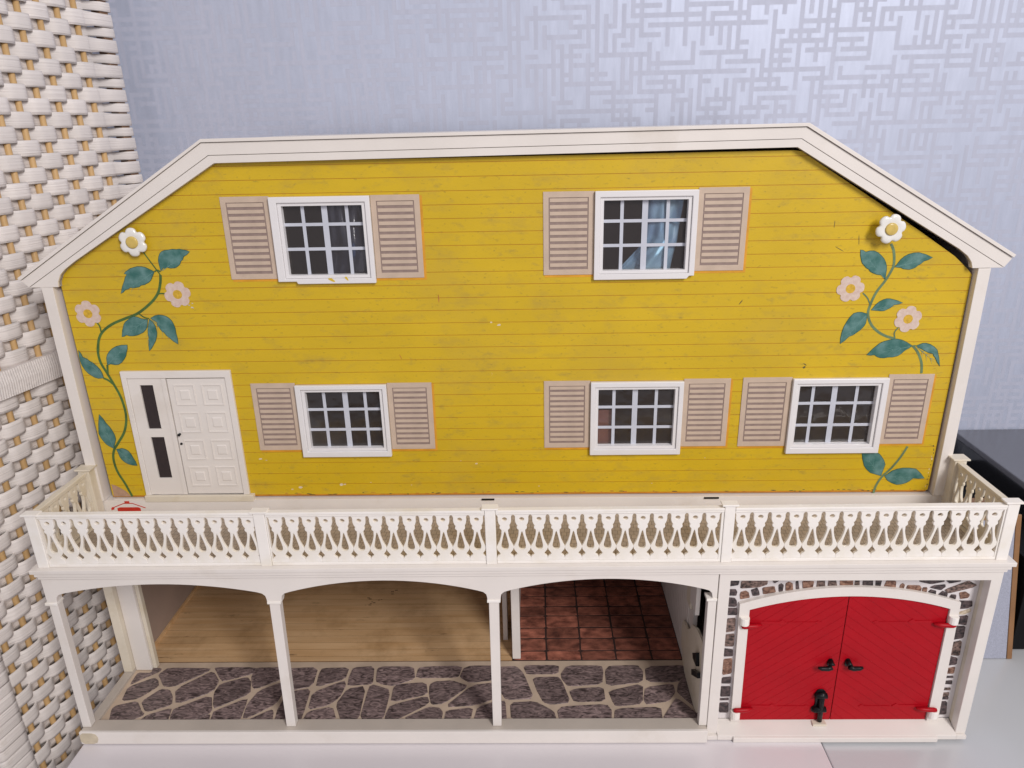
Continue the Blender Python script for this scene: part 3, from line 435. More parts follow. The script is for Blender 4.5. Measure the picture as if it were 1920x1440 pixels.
# --- painted vines: stems, leaves and blossoms as thin print on the board
def ribbon(pts, w, y0, y1):
    n = 6; P = [Vector(p) for p in pts]; q = []
    for i in range(len(P) - 1):
        a, b, c, d = P[max(i - 1, 0)], P[i], P[i + 1], P[min(i + 2, len(P) - 1)]
        for k in range(n):
            t = k / n; q.append(.5 * ((2 * b) + (c - a) * t + (2 * a - 5 * b + 4 * c - d) * t * t + (3 * b - a - 3 * c + d) * t ** 3))
    q.append(P[-1]); L_ = []; R_ = []
    for i, p in enumerate(q):
        t = (q[min(i + 1, len(q) - 1)] - q[max(i - 1, 0)]).normalized(); nn = Vector((-t.y, t.x)) * w / 2; L_.append(tuple(p + nn)); R_.append(tuple(p - nn))
    mb = MB()
    for i in range(len(q) - 1): mb.face([(L_[i][0], y0, L_[i][1]), (R_[i][0], y0, R_[i][1]), (R_[i + 1][0], y0, R_[i + 1][1]), (L_[i + 1][0], y0, L_[i + 1][1])])
    return mb
def serrate(l):
    o = []; n = len(l); tip = max(range(n), key=lambda i: (Vector(l[i]) - Vector(l[0])).length)
    for i in range(n):
        a, b = Vector(l[i]), Vector(l[(i + 1) % n]); d = (b - a).length; e = (b - a).normalized(); nn = Vector((e.y, -e.x)); o.append(tuple(a))
        s = 1 if sum(l[k - 1][0] * l[k][1] - l[k][0] * l[k - 1][1] for k in range(n)) > 0 else -1
        if d > 2.2 and i not in (0, n - 1): o.append(tuple(a + (b - a) * .5 + nn * s * .45))
    return o
def inset_poly(l, d):
    n = len(l); s = 1 if sum(l[k - 1][0] * l[k][1] - l[k][0] * l[k - 1][1] for k in range(n)) > 0 else -1; o = []
    for i in range(n):
        e1 = (Vector(l[i]) - Vector(l[i - 1])).normalized(); e2 = (Vector(l[(i + 1) % n]) - Vector(l[i])).normalized(); nn = Vector((-(e1 + e2).y, (e1 + e2).x))
        nn = nn.normalized() if nn.length > .05 else Vector((0, 0)); o.append(tuple(Vector(l[i]) + nn * s * d))
    return o
VINE = []
for side in (0, 1):
    st = [(w, p) for w, p, s in STEM if s == side]
    mb = MB()
    for i, (w, p) in enumerate(st):
        r_ = ribbon(p, w * 1.1, YF - .16 - .02 * i, 0); k = len(mb.v); mb.v += r_.v; mb.f += [tuple(k + j for j in f) for f in r_.f]; mb.mi += r_.mi
    VINE.append(upart(mb, 'painted_vine', MST2 if side else MST))
for l in LEAF:
    v = VINE[0] if l[0][0] < 0 else VINE[1]; s = serrate(l)
    mb = MB(); mb.ext([s], YF - .32, YF - .05); o = None
    mb.cur = 1; mb.mi = [0] * len(mb.f); mb.ext([inset_poly(s, .42)], YF - .38, YF - .3)
    # pale side veins from the midrib
    tip = max(l, key=lambda p: (Vector(p) - Vector(l[0])).length); a, b = Vector(l[0]), Vector(tip); d = (b - a); nn = Vector((-d.y, d.x)).normalized()
    mb.cur = 2
    def strip(p, q, w):
        e = (q - p); e = Vector((-e.y, e.x)).normalized() * w; mb.face([(p.x + e.x, YF - .42, p.y + e.y), (p.x - e.x, YF - .42, p.y - e.y), (q.x, YF - .42, q.y)])
    strip(a + d * .06, a + d * .9, .22)
    wd = max(abs((Vector(p) - a).dot(nn)) for p in l)
    for k in (.25, .42, .6):
        for sg in (1, -1): strip(a + d * k, a + d * (k + .2) + nn * sg * wd * (.62 if k < .5 else .42) * .8, .16)
    mb.obj('leaf', [MLD, ML, mat('leaf_vein', (.13, .27, .25), .5) if 'leaf_vein' not in bpy.data.materials else bpy.data.materials['leaf_vein']], v)
def petals(cx, cz, r, rot, n=6, notch=.62):
    o = []
    for k in range(n):
        a0 = rot + 2 * math.pi * k / n
        for j in range(-4, 5):
            t = j / 4.5; ang = a0 + t * math.pi / n; rr = r * (notch + (1 - notch) * math.sqrt(max(0, 1 - abs(t) ** 2.6))); o.append((cx + rr * math.cos(ang), cz + rr * math.sin(ang)))
    return o
for i, (cx, cz) in enumerate(BLOOM):
    v = VINE[0] if cx < 0 else VINE[1]; rot = (.2, .5, .1, .35)[i]
    mb = MB(); mb.ext([petals(cx, cz, 11.2, rot)], YF - .44, YF - .1); mb.mi = [0] * len(mb.f); mb.cur = 1
    mb.ext([[(cx + 3.9 * math.cos(k * .5236), cz + 3.9 * math.sin(k * .5236)) for k in range(12)]], YF - .52, YF - .4)
    mb.obj('blossom', [MPB, MPC], v)
chip = mat('bare_chip', (.62, .57, .5), .7, .1, 300)
for cx, cz, n in ((-268, 372, 5),):
    for k in range(n):
        x, z = cx + random.uniform(-4, 5), cz + random.uniform(-2.6, 2.6); a = random.uniform(.6, 1.5)
        ext([chaikin([(x - a, z), (x, z + a * .7), (x + a * 1.3, z - .2), (x + .2, z - a * .6)])], YF - .47, YF - .3).obj('paint_chip', chip, VINE[0])
# raised white plastic flowers
def knob(cx, cz, yd, rot):
    mb = MB()
    prof = [(1., 0.), (1.0, 1.0), (.95, 1.9), (.8, 2.5), (.55, 2.3), (.42, 2.0)]
    rings = []
    for s_, d in prof:
        rings.append(len(mb.v)); mb.v += [(x, yd - d, z) for x, z in petals(cx, cz, 11.6 * s_, rot, notch=.60 + (1 - s_) * .5)]
    n = 54
    for a, b in zip(rings, rings[1:]):
        for j in range(n): mb.f.append((a + j, a + (j + 1) % n, b + (j + 1) % n, b + j)); mb.mi.append(0)
    mb.f.append(tuple(rings[-1] + j for j in range(n))); mb.mi.append(0); mb.f.append(tuple(rings[0] + j for j in range(n))[::-1]); mb.mi.append(0)
    k = upart(mb, 'plastic_flower', MK, smooth=True)
    c = MB().tube([(cx, yd - 1.6, cz), (cx, yd - 2.9, cz), (cx, yd - 3.3, cz), (cx, yd - 3.35, cz)], [4.9, 4.8, 4.0, 2.], 20).obj('flower_centre', MKC, k, smooth=True)
    MB().tube([(cx, YF, cz), (cx, yd + .2, cz)], 3, 12).obj('peg', MK, k)
knob(KNOB[0][0], KNOB[0][1], 87.2, .52); knob(KNOB[1][0], KNOB[1][1], 82.5, .22)

# --- red emblem on the base (a little house outline above a banner)
em = MB()
def seg(a, b, w, y=85.75):
    a, b = Vector(a), Vector(b); e = (b - a).normalized(); nn = Vector((-e.y, e.x)) * w / 2
    em.ext([[tuple(a + nn), tuple(b + nn), tuple(b - nn), tuple(a - nn)]], y, 85.98)
seg((-373.6, 183.2), (-362.6, 187.6), .7); seg((-362.6, 187.6), (-354.6, 187.6), .7, 85.7); seg((-354.6, 187.6), (-343.2, 182.8), .7)
em.ext([[(-361.6, 187.8), (-357.2, 187.8), (-357.2, 189.9), (-361.6, 189.9)]], 85.7, 85.98)
em.ext([[(-369.6, 178.6), (-348, 178.6), (-348, 182.6), (-350, 183.5), (-367, 183.5), (-369.6, 182.6)]], 85.68, 85.98)
em.ext([[(-375.2, 180.6), (-372.6, 181.6), (-372.2, 183.9), (-374.4, 183.7), (-375.4, 182.2)]], 85.66, 85.98)
upart(em, 'red_house_emblem', MRED2)
for a, b in ((-32, -20.5), (169, 182)): upart(box(a, b, 84.6, 85.95, 188.9, 190.1), 'slot', MBK)

# --- basement: slab, cornice, terrace
box(-388.6, 388, 8.2, 322, 165.2, 174).obj('ceiling_slab', MIN, H)
box(-389.6, 389, -.6, 85.9, 174.2, 176.6).obj('terrace_deck', MC, H)
box(-379, 379, 9, 85.7, 176.65, 177.0).obj('terrace_floor', MTT, H)
co = MB(); co.box(-391.4, 390.4, -1.4, 4, 167.2, 170.2); co.box(-393.2, 392.2, -2.6, 6, 170.2, 173.4); co.box(-395.6, 394.8, -3.8, 9, 173.6, 177.3)
co.obj('cornice', MW, H, bevel=.45)
for x0, x1 in ((-395.6, -389), (388.4, 394.8)): box(x0, x1, 9.2, 86, 171, 177.3).obj('cornice_return', MW, H, bevel=.45)

# --- fretwork railing
PITCH = 13.55
def baluster_loops():
    half = [(6.79, 222.7), (6.79, 221.6), (6.2, 221.4), (5.5, 220.6), (5.2, 219.3), (5.3, 217.2), (5.1, 215.2), (4.5, 213.4), (3.7, 212.1), (3.3, 211.6), (4.0, 211.0), (4.0, 209.3), (3.2, 208.5), (2.6, 207.9), (2.6, 206.4), (2.9, 203), (4.25, 198), (5.8, 194.6), (6.75, 192.8), (6.79, 191.6), (6.3, 189.7), (4.7, 187.5), (3.8, 186.2), (4.6, 185.1), (6.0, 184.1), (6.6, 183.1), (6.79, 181.9), (6.79, 180)]
    out = half + [(-x, z) for x, z in half[::-1]]
    hole = [(2.0 * math.cos(k * math.pi / 6), 217.7 + 1.65 * math.sin(k * math.pi / 6)) for k in range(12)]
    tear = [(0, 206.6), (.5, 205.6), (1.6, 201), (2.55, 196.5), (3.0, 194), (2.8, 191.9), (1.9, 190.5), (.7, 190.1)]
    tear = tear + [(-x, z) for x, z in tear[:0:-1]]
    return [out, hole, tear]
BL = MB().ext(baluster_loops(), 1.9, 4.4).mesh('baluster', MR)
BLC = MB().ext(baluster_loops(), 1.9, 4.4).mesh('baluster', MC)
def rail_seg(x0, x1, first, n, mw=None, material=None, bme=None, pitch=PITCH):
    material = material or MR; bme = bme or BL
    t = MB(); t.box(x0, x1, .4, 5.8, 223.9, 226.3); t.box(x0, x1, .8, 5.4, 222.3, 223.7)
    r_ = t.obj('railing', material, H, bevel=.45, mw=mw)
    box(x0, x1, 1.3, 4.9, 177.4, 179.9).obj('bottom_rail', material, r_, bevel=.35)
    for a, b in ((x0, first - pitch / 2 + .2), (first + (n - .5) * pitch - .2, x1)):
        if b - a > .3: box(a, b, 1.6, 4.6, 180, 222.7).obj('end_strip', material, r_)
    for k in range(n):
        b = link(bme, 'baluster', r_, bevel=.3); b.location = ((first + k * pitch) * S, 0, 0); b.scale.x = pitch / PITCH
    return r_
def post(x0, x1, y0=.6, y1=6.4, zt=226, m_=None, cap=True):
    p_ = box(x0, x1, y0, y1, 177.2, zt).obj('railing_post', m_ or MR, H, bevel=.5)
    MB().box(x0 - 2.3, x1 + 2.3, y0 - 1.2, y1 + 1.2, zt + .02, zt + 1.5).obj('post_cap', m_ or MR, p_, bevel=.4)
post(-390, -381, zt=225.2); post(-206.2, -197.2, zt=225.8); post(-23, -14.6, zt=226.8); post(164.2, 172.4, zt=228); post(380.4, 389.4, zt=227.6)
rail_seg(-380.8, -206.4, -373.9, 13, pitch=13.55); rail_seg(-197, -23.2, -189.6, 13, pitch=13.33)
rail_seg(-14.4, 164, -7.6, 13, pitch=13.6); rail_seg(172.6, 380.2, 178.9, 15, pitch=13.82)
for x, rot in ((-388.2, 1), (382.2, 1)):
    mw = Matrix.Translation((x * S, 0, 0)) @ Matrix(((0, -1, 0, .0058), (1, 0, 0, 0), (0, 0, 1, 0), (0, 0, 0, 1)))
    rail_seg(9.6, 75.8, 16.6, 5, mw=mw, material=MC, bme=BLC, pitch=13.1)
post(-391, -381, 76, 85.6, 227.4, MC); post(380.6, 390.6, 76, 85.6, 227.6, MC)

# --- arcade plate with three arches, columns, garage surround
def opening(x0, x1, crown, zs=152.6, zc=143.6):
    r_ = 7.5; a = arc(x0 + r_, zs, (x0 + x1) / 2, crown, x1 - r_, zs, 18)
    left = [(x0, zc), (x0, zs - 7.2), (x0 + .7, zs - 3.8), (x0 + 3, zs - 1.5)]
    return left + a + [(x0 + x1 - p[0], p[1]) for p in left[::-1]]
pl = [(-390.6, 143.6)]
ar = [opening(-382.2, -206, 161), opening(-193.6, -23.6, 163), opening(-12.6, 159.8, 163)]
out = [(-390.6, 143.6)] + ar[0] + ar[1] + ar[2] + [(163.6, 143.6), (163.6, 167.2), (-390.6, 167.2)]
ext([out], 0, 7.6).obj('arcade', MW, H, bevel=.3)
def leanbox(xt0, xt1, xb0, xb1, y0, y1, zb_, zt_):
    mb = MB(); mb.v = [(xb0, y0, zb_), (xb1, y0, zb_), (xb0, y1, zb_), (xb1, y1, zb_), (xt0, y0, zt_), (xt1, y0, zt_), (xt0, y1, zt_), (xt1, y1, zt_)]
    mb.f = [(0, 2, 3, 1), (4, 5, 7, 6), (0, 1, 5, 4), (2, 6, 7, 3), (0, 4, 6, 2), (1, 3, 7, 5)]; mb.mi = [0] * 6; return mb
for xt0, xt1, xb0, xb1, cap in ((-389.8, -382.6, -391.4, -383.6, 0), (-204.4, -195.8, -207.2, -199, 1), (-22.4, -14.2, -23.4, -15.8, 1), (156.6, 163.6, 157.2, 164, 0)):
    c = leanbox(xt0, xt1, xb0, xb1, .3, 7.4, 10.6, 143.5).obj('column', MW, H, bevel=.4)
    if cap: box(xt0 - 1.4, xt1 + 1.4, -.9, 8.4, 141.2, 143.7).obj('capital', MR, c, bevel=.4)
    else:
        box(*((xt0 - 2.6, xt1 + .6) if xt0 < 0 else (xt0 - 1.4, xt1 + .1)), -.9, 8.4, 141.2, 143.7).obj('capital', MR, c, bevel=.4)
st_ = MB(); st_.box(-391.4, 163.8, -6.2, -3.4, -2.6, 10.6)
box(-391.2, 163.6, -3.2, 9.4, -2.4, 10.2).obj('shaded_sill_top', MTAN, H, bevel=.4)  # top of the sill as its own box, its shade painted in as darker beige
st_.obj('porch_sill', MW, H, bevel=.5)
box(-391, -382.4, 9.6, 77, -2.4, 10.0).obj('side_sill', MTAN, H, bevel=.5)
ext([[(164.4, -2), (173.4, -2), (173.4, 160.2), (380.2, 158.8), (380.2, -2), (389, -2), (389, 167.1), (164.4, 167.1)]], 0, 8).obj('garage_surround', MW, H, bevel=.4)
box(380.6, 389, 8.2, 322, -2, 165).obj('outer_wall', MC, H)
ext([[(12.2, 6.9), (12.2, -2.6), (-3, -2.6), (-3, 1.9)]], 173.6, 380, plane='yz').box(164.6, 173.5, -2.9, -.25, -2.6, 1.5).box(380.1, 388.6, -2.9, -.25, -2.6, 1.5).obj('garage_ramp', MW, H, bevel=.3)
ext([[(-3.1, 1.9), (-5.2, 1.2), (-5.2, -3.4), (-3.1, -3.4)]], 187, 363, plane='yz').obj('ramp_lip', MW, H, bevel=.3)
# stained corner of the sill
ext([chaikin([(-391.3, -2), (-377.5, -2.2), (-374.5, 4), (-377, 9.8), (-391.3, 10)])], -6.32, -6.1).obj('glue_stain', mat('old_glue', (.58, .50, .37), .45, .12, 150), H)

# --- basement floors
pf = box(-391, 164, 9.6, 86.9, -2, 6.8).obj('porch_floor', MMOR, H)
for l in FLAG:
    l = [(min(max(x, -381.8), 161), min(max(y, 9.8), 85.2)) for x, y in l]
    cx = sum(p[0] for p in l) / len(l); cy = sum(p[1] for p in l) / len(l)
    l = [(cx + (x - cx) * 1.06, cy + (y - cy) * 1.06) for x, y in l]
    l = chaikin(l, 1, .15); l = [(x + random.uniform(-.28, .28), y + random.uniform(-.28, .28)) for x, y in l]
    ext([l], 7.4, 6.7, plane='xy', inset=.975).obj('flagstone', MFS, pf)
wf = box(-391, -8.6, 87.2, 316, -2, 6.95).obj('wooden_floor', MWG, H)
ys = [87.4, 94.9] + [94.9 + 10.35 * k for k in range(1, 22)]
for a, b in zip(ys, ys[1:]): box(-381.8, -9, a + .27, b - .27, 6.9, 7.15).obj('floorboard', MWD, wf)
scuff = mat('dark_scuff', (.10, .045, .018), .6, .2, 200)
for k, (x, y) in enumerate(((-176, 190), (-174, 188), (-170, 183), (-171, 180), (-163, 186), (-160, 187), (-151, 201), (-147, 204), (-150, 197), (-176, 177), (-172, 177), (-168, 181))):
    a = random.uniform(.8, 1.8); box(x, x + a * 2, y, y + a * .8, 7.0, 7.22).obj('scuff', scuff, wf)
bf = box(-8.4, 163, 87.2, 316, -2, 6.85).obj('brick_floor', MBG, H)
rows = [87.4, 101.2, 120.3, 137, 156.8, 172.9, 191.1, 209, 227, 245, 263]
cols = [-7.6, 25.6, 60.3, 95, 130.2, 163]
for a, b in zip(rows, rows[1:]):
    for c, d in zip(cols, cols[1:]):
        j = [random.uniform(-.5, .5) for _ in range(8)]; g = .8
        l = chaikin([(c + g + j[0], a + g + j[1]), (d - g + j[2], a + g + j[3]), (d - g + j[4], b - g + j[5]), (c + g + j[6], b - g + j[7])], 1, .06)
        if d > 161: l = cliprect(l, -10, 159.6, 0, 400)
        ext([l], 7.15, 6.8, plane='xy', inset=.985).obj('brick', MBR, bf)
# --- basement rooms
box(-391, 389, 316.4, 322, -2, 165).obj('back_wall', MIN, H)
box(-391, -382.2, 77.2, 316, -2, 165).obj('room_wall', MIN, H)
box(-382, -379.8, 84, 316, 6.95, 10.4).obj('skirting', MWD, H)
box(-391, -382.4, 70, 76.8, 10.4, 165).obj('porch_post', MC, H, bevel=.5)
box(-382.2, -366.4, 75.6, 82.6, 7.6, 165).obj('door_jamb', MW, H, bevel=.5)
box(-366.2, -362.6, 78.4, 83.6, 7.6, 165).obj('door_stop', MC, H, bevel=.4)
box(-8.4, -.3, 89, 96, 7.6, 165).obj('partition_post', MW, H, bevel=.5)
box(-6.8, -2, 96.2, 316, 7.2, 165).obj('partition', MW, H)
box(-18.6, -14, 118, 123.6, 7.0, 165).obj('door_jamb', MW, H, bevel=.4)
ext([[(124, 7), (150, 7), (150, 165), (124, 165)]], -16.5, -14.8, plane='yz').obj('inner_door', MW, H)
rw = MB(); rw.box(161.2, 165, 62, 316, 6.2, 165)
rwo = rw.obj('stable_wall', MW, H)
for k in range(29): box(160.3, 161.1, 79 + k * 8, 86.2 + k * 8, 6.6, 165).obj('wall_board', MW, rwo, bevel=.4)
box(157.6, 163.4, 62, 78, 86, 165).obj('stable_post', MC, H, bevel=.4)
box(157, 160.8, 40, 61.8, 96, 165).obj('stable_lintel_post', MW, H, bevel=.4)
sd = chaikin([(3, 8.4), (69.5, 8.4), (70.5, 12), (80.5, 14.6), (80, 20), (77, 22.6), (88.6, 25.4), (90, 40), (88, 54), (82.6, 57), (74, 58.6), (66, 60), (57, 69), (51, 78), (43, 82), (34.6, 86.4), (18, 90), (3, 89.6)], 2, .2)
SD = ext([sd], 157.8, 160, plane='yz').obj('stable_door', MC, H, bevel=.5)
ext([[(18.6, 73.6), (30.7, 63.4), (27.6, 60), (15, 62)]], 154.6, 157.6, plane='yz').obj('door_latch', MBK, SD)
ext([[(29.2, 46.8), (8, 61), (6, 57), (27.6, 41.8)]], 154.4, 157.6, plane='yz').obj('door_bolt', MBK, SD)

# --- garage front
gw = box(173.6, 380.4, 12.4, 16, 6.9, 160).obj('garage_wall', MWM, H)
for l, c in GSTONE:
    gx = sum(p[0] for p in l) / len(l); gz = sum(p[1] for p in l) / len(l)
    l = [(min(max(gx + (x - gx) * 1.13, 174), 380), min(max(gz + (z - gz) * 1.13, 8), 159.5)) for x, z in l]
    l = chaikin(l, 1, .1); l = [(x + random.uniform(-.15, .15), z + random.uniform(-.15, .15)) for x, z in l]
    ext([l], 11.7, 12.6, inset=.975).obj('stone', MGS[c], gw)
fo = [(187.4, 6.9), (185.4, 131.2)] + arc(185.4, 131.2, 274.6, 147, 366.4, 131.2, 20)[1:-1] + [(366.4, 131.2), (369, 6.9)]
dl, dr_ = 194.4, 358.6
fi = [(dl + .8, 6.9), (dl - .4, 125.4)] + arc(dl - .4, 125.4, 275, 138.2, dr_ + .2, 125, 20)[1:-1] + [(dr_ + .2, 125), (dr_ + .6, 6.9)]
ext([fo + fi[::-1]], 8.6, 12.3).obj('garage_frame', MW, H, bevel=.4)
top = arc(dl, 124.8, 275, 137.4, dr_, 124.4, 24)
for s, x0, x1 in ((-1, dl, 274.8), (1, 275.5, dr_)):
    outl = cliprect([(dl, 7)] + top + [(dr_, 7)], x0, x1, 0, 200)
    gd = ext([outl], 10.6, 12.2).obj('garage_door', MRED, H)
    # diagonal boards rising towards the middle
    a = math.radians(37); nx, nz = (-math.sin(a), math.cos(a)) if s < 0 else (math.sin(a), math.cos(a))
    cs = [p[0] * nx + p[1] * nz for p in outl]; c0 = min(cs); w = 7.4; k = 0
    while c0 + k * w < max(cs):
        p = clip(clip(outl, -nx, -nz, -(c0 + k * w + .07)), nx, nz, c0 + (k + 1) * w - .07); k += 1
        if len(p) > 2: ext([p], 10.3, 10.55).obj('board', MRED, gd, bevel=.12)
    for zz, up_ in ((111.4, 1), (22.2, -1)):
        e = x0 if s < 0 else x1; d = -s
        q = lambda u, v: (e + d * u, zz + v)
        strap = [q(.5, -1.5), q(26, -1.2), q(28, -3), q(32, 0), q(28, 3), q(26, 1.2), q(.5, 1.5)]
        ext([strap], 9.75, 10.2).obj('strap_hinge', MRED, gd, bevel=.15)
        spear = [q(33, -.5), q(56, -.4), q(58, -1.6), q(61, 0), q(58, 1.6), q(56, .4), q(33, .5)]
        ext([spear], 9.88, 10.2).obj('strap_tip', MRED, gd)
        MB().tube([(e + d * 11, 8.6, zz - 1.2), (e + d * 6, 7.4, zz - 1.4), (e - d * 4, 7.0, zz - 1.6), (e - d * 6, 7.0, zz - 1.6)], [1.0, 2.0, 2.1, 1.5], 10).obj('hinge_pin', MRED, gd, smooth=True)
        MB().tube([(e - d * 4, 8.2, zz - 1.2 + up_ * 1.5), (e - d * 4, 8.2, zz - 1.2 + up_ * 8.5)], 4.1, 14).obj('hinge_knuckle', MR, H, smooth=False, bevel=.4)
    hx = 267.6 if s < 0 else 282.4
    hd = ext([chaikin([(hx - 2.6, 66), (hx + 2.6, 66), (hx + 2.2, 74), (hx - 2.2, 74)], 2)], 9.2, 10.1).obj('handle', MBK, gd)
    MB().tube([(hx, 9.3, 71.5), (hx, 6.2, 71), (hx, 5.4, 70.4)], [2.3, 2.3, 2.7], 10).obj('x', MBK, gd, smooth=True).name = 'handle_stem'
    MB().tube([(hx, 5.2, 69), (hx + s * 3.4, 5, 67.4), (hx + s * 9, 5, 67.6), (hx + s * 11.4, 5.2, 68.4)], [2.4, 2.1, 1.8, 1.1], 10).obj('handle_lever', MBK, gd, smooth=True)
    if s < 0: GD = gd
bx = 263.2
bo = ext([chaikin([(bx - 4, 38.5), (bx - 2.4, 41.4), (bx + 2.4, 41.4), (bx + 4.6, 38.5), (bx + 5.6, 35), (bx + 4.2, 32), (bx + 3.4, 28), (bx + 3.6, 24), (bx + 6.4, 21.5), (bx + 6, 17.5), (bx + 2.6, 15.4), (bx - 2.6, 15.4), (bx - 6, 17.5), (bx - 6.4, 21.5), (bx - 3.6, 24), (bx - 3.4, 28), (bx - 4.2, 32), (bx - 5.4, 35)], 1)], 9., 10.1).obj('bolt_plate', MBK, GD, bevel=.3)
MB().tube([(bx + 1, 8.2, 39), (bx + 1, 7.4, 30), (bx + 1.2, 7.4, 18), (bx + 1.8, 7.6, 8.2)], [2.6, 2.4, 2.4, 2.0], 10).obj('bolt', MBK, GD, smooth=True)
MB().tube([(bx - 4.6, 7.6, 36), (bx + 5, 7.6, 36)], 2.5, 10).obj('bolt_ring', MBK, GD, smooth=True)
MB().tube([(bx - 5, 7.6, 21), (bx + 5.6, 7.6, 21)], 2.6, 10).obj('bolt_ring', MBK, GD, smooth=True)
box(bx - 4.6, bx + 7.2, 4.6, 9.6, 4.9, 6.9).obj('bolt_keep', MC, H, bevel=.2)

# ---------------------------------------------------------------- blue film inside the upper right window
def film(dx, dz, fmat, label, full=True):
    rnd = random.Random(5); mb = MB(); NX, NZ = 22, 30
    for i in range(NX + 1):
        for j in range(NZ + 1):
            u, t = i / NX, j / NZ
            # hangs narrow in the middle of the right half, spreads out to the left at the bottom
            xl = 106 + 3 * math.sin(t * 3.1) - 78 * max(0, .46 - t); xr = 136 - 8 * max(0, .4 - t) * 2 - 2 * math.sin(t * 5)
            x = xl + (xr - xl) * u; z = 392 + 64 * t - 10 * max(0, .45 - u) * max(0, 1 - t * 1.6) - (20 * (1 - u) * max(0, .5 - t))
            y = 102 + 2.6 * math.sin(u * 7 + t * 2) + .9 * math.sin(u * 21 - t * 6) + 1.6 * math.sin(t * 7 + u * 3)
            if not full: x = 103 + 34 * u + 3 * math.sin(t * 4); z = 393 + 62 * t
            mb.v.append((x + dx, y - 4, z + dz))
    for i in range(NX):
        for j in range(NZ):
            a = i * (NZ + 1) + j; mb.f.append((a, a + NZ + 1, a + NZ + 2, a + 1)); mb.mi.append(0)
    o = mb.obj('plastic_film', fmat, smooth=True, mw=UM)
    s = o.modifiers.new('thickness', 'SOLIDIFY'); s.thickness = .0003
    return tag(o, label, 'plastic film')
film(0, 0, MFILM, 'crumpled shiny blue film behind the panes of the upper right window')
film(-256, -.5, mat('dark_blue_reflection', (.05, .06, .10), .22, .25, 60, .3, 120, coat=.4), 'dark blue sheet imitating a reflection in the right half of the upper left window', False)  # sheet added in place of a dim blue reflection in the panes

# ---------------------------------------------------------------- woven screen at the left
SCR = tag(empty('folding_screen', (-480, -20, -740)), 'white folding screen of paper cord woven over bare willow rods, left of the dollhouse', 'screen')
DV = Vector((.20357, .97906, 0)); NV = Vector((.97906, -.20357, 0)); AO = Vector((-408, 310, 0))
SM = Matrix(((DV.x, -NV.x, 0, AO.x * S), (DV.y, -NV.y, 0, AO.y * S), (0, 0, 1, 0), (0, 0, 0, 1)))   # local x along the panel, -y towards the viewer
SM = Matrix.Translation(-Vector((-480, -20, -740)) * S) @ SM
sp = 22.1; rods = [-42.5 - sp * k for k in range(12)]
ROD = MB().tube([(0, 0, -735), (0, 0, -200), (0, 0, 300), (0, 0, 760)], 2.7, 10).mesh('rod', MROD, smooth=True)
for u_ in rods:
    o = link(ROD, 'rod', SCR); o.matrix_local = SM @ Matrix.Translation((u_ * S, 0, 0))
def strap(par):
    """one strap: weaves in front of and behind the rods, then wraps round both stiles"""
    pts = []
    u = rods[-1] - sp * .75
    sg = 1 if par else -1
    def off(u):
        ph = math.cos(math.pi * (u - rods[0]) / sp) * sg
        return 2.95 * math.tanh(2.0 * ph) / math.tanh(2.0)
    n = int((rods[0] - rods[-1]) / sp * 10) + 8
    u0, u1 = rods[-1] - sp * .4, rods[0] + sp * .4
    for i in range(n + 1):
        uu = u0 + (u1 - u0) * i / n; pts.append((uu, -off(uu)))
    L0 = [(-322, 6), (-323, -4.6), (-320, -6.4), (-300, -6.4), (-296, -6.2)]
    R0 = ([(-26, -5.4), (-18, -5.8)] if par else [(-27, 3.6), (-14, -5.6)]) + [(-2.6, -6.0), (-1.2, -5.4), (-1.2, 6)]
    p = L0 + pts + R0; L_n, R_n = len(L0), len(R0); mb = MB(); t = .55; K = 4; hw = 7.0
    prof = [(-hw, -.12), (-hw * .55, .14), (0, .2), (hw * .55, .14), (hw, -.12)]
    for i, (x, y) in enumerate(p):
        a = Vector(p[max(i - 1, 0)]); b = Vector(p[min(i + 1, len(p) - 1)]); d = (b - a).normalized(); nn = Vector((-d.y, d.x))
        if abs(d.x) < .1: nn = Vector((-1 if d.y > 0 else 1, 0))
        for s_ in (1, -1):
            for z, k in prof:
                q = Vector((x, y)) + nn * -(t * s_ + k); mb.v.append((q.x, q.y, z * (1 if L_n <= i < len(p) - R_n else .9 if i < L_n else (.84 if par else .6))))
    m_ = 10
    for i in range(len(p) - 1):
        a, b = i * m_, (i + 1) * m_
        for k in range(4):
            mb.f.append((a + k, a + k + 1, b + k + 1, b + k)); mb.f.append((a + 5 + k + 1, a + 5 + k, b + 5 + k, b + 5 + k + 1))
        mb.f.append((a, b, b + 5, a + 5)); mb.f.append((a + 4, a + 9, b + 9, b + 4))
    mb.mi = [0] * len(mb.f)
    return mb.mesh('woven_strap', MCORD, smooth=True)
ST = [strap(0), strap(1)]
k = 0; rr = random.Random(3)
levels = [323. + 11.68 * i for i in range(36)] + [285.6 - 11.68 * i for i in range(40)]
for k, zz in enumerate(levels):
    k = k if zz > 300 else k + 1
    o = link(ST[k % 2], 'woven_strap', SCR); tl = rr.uniform(-.0016, .0016)
    o.matrix_local = SM @ Matrix.Translation((0, rr.uniform(-.0003, .0003), (zz + rr.uniform(-.5, .5)) * S)) @ Matrix.Rotation(tl, 4, 'Y')
for a, b in ((-318, -300), (-15, -4)): box(a, b, -4.6, 5, -740, 755).obj('stile', MDW, SCR, mw=SM)
wr = MB(); n = 130
for i in range(n * 3 + 1):
    u_ = -322 + 320 * i / (n * 3); r_ = (0, .55, .55)[i % 3]
    wr.v += [(u_, y - (r_ if k_ in (1, 2, 3) else 0) * (1 if k_ != 4 else 0), z) for k_, (y, z) in enumerate(((6, 293.5), (-7.4, 292.4), (-8.6, 304.5), (-7.4, 316.6), (6, 315.5)))]
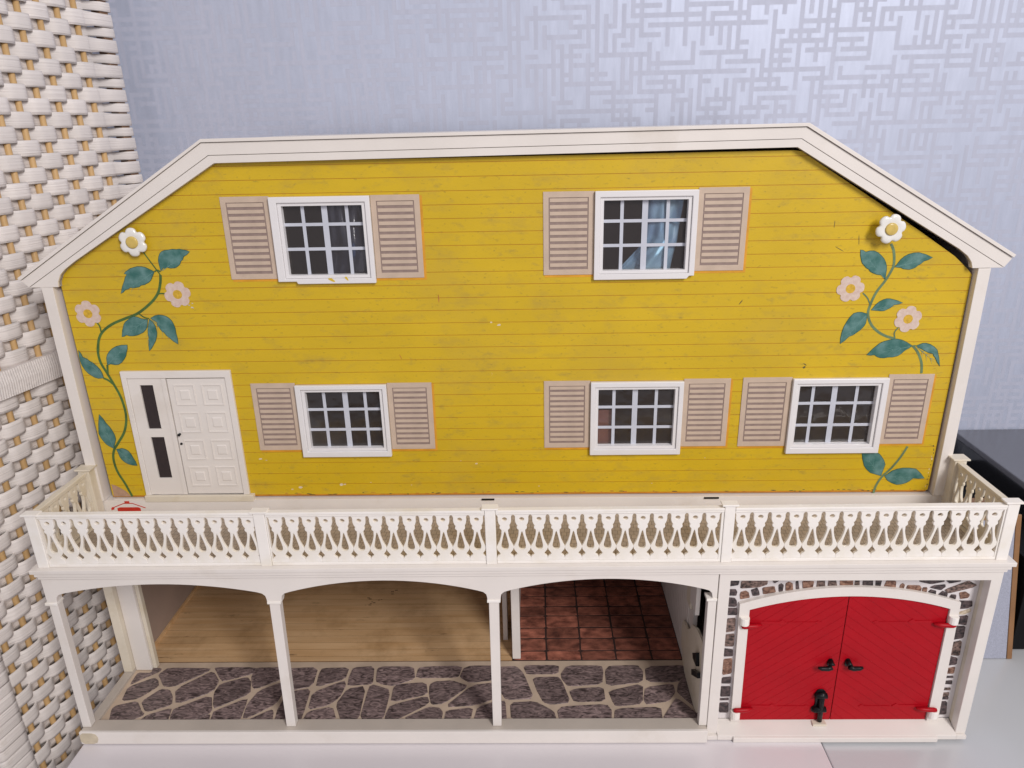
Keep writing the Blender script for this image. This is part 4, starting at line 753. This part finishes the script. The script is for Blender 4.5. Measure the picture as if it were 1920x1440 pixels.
for i in range(n * 3):
    for k_ in range(4): wr.f.append((i * 5 + k_, i * 5 + k_ + 1, i * 5 + 6 + k_, i * 5 + 5 + k_)); wr.mi.append(0)
wr.obj('wound_rail', MCORD2, SCR, mw=SM)
# second leaf of the screen, placed close behind the first to keep its gaps dark
S2 = SM @ Matrix.Translation((-.326, .0125, 0)) @ Matrix.Rotation(math.radians(183), 4, 'Z')
zz = -170.; k = 0
while zz < 735:
    o = link(ST[k % 2], 'woven_strap', SCR); o.matrix_local = S2 @ Matrix.Translation((0, 0, zz * S)); zz += 11.68; k += 1
for a in rods: o = link(ROD, 'rod', SCR); o.matrix_local = S2 @ Matrix.Translation((a * S, 0, 0))
for a, b in ((-318, -298), (-21, -4)): box(a, b, -4.6, 5, -740, 755).obj('stile', MDW, SCR, mw=S2)

# ---------------------------------------------------------------- things at the right
CB = tag(empty('media_cabinet', (760, 250, -5.6)), 'black glossy cabinet with a smoked glass top against the wallpapered wall', 'cabinet')
def cp(mb, nm, mt, **k):
    o = mb.obj(nm, mt, CB, **k); o.matrix_local = Matrix.Translation((-.760, -.250, .0056)); return o
cp(box(539, 985, 60, 343, 4, 131), 'body', MCAB, bevel=1)
cp(box(537, 990, 55, 344.5, 131.2, 138.6), 'glass_top', MGL, bevel=1.6)
cp(box(545, 980, 70, 338, -5.5, 3.8), 'plinth', MMATT)
AM = tag(empty('black_box', (590, 200, -5.6)), 'matt black box on the grey table between the speaker and the black cabinet', 'box')
for mb, nm in ((box(496.5, 536, 112, 338, -3.4, 96), 'casing'), (box(495.5, 536.6, 110, 339, 96.2, 99), 'lid')):
    o = mb.obj(nm, MMATT, AM, bevel=1); o.matrix_local = Matrix.Translation((-.590, -.200, .0056))
SK = tag(empty('speaker', (438, 101, -5.4)), 'small speaker with blue grey cloth front and brown wooden edges, right of the dollhouse', 'speaker')
SK.rotation_euler = (math.radians(-13), 0, 0)
for mb, nm, mt in ((MB().box(-38, 53, 1, 60, .2, 149).box(48.2, 53.4, -1.2, .9, .2, 149.2).box(-38, 48, -1.2, .9, 143.6, 149.2).box(-38, -34, -1.2, .9, .2, 143.4), 'cabinet', MOAK), (box(-33.8, 48, -.6, .9, .4, 143.4), 'cloth_front', MCLO)):
    mb.obj(nm, mt, SK, bevel=.6)
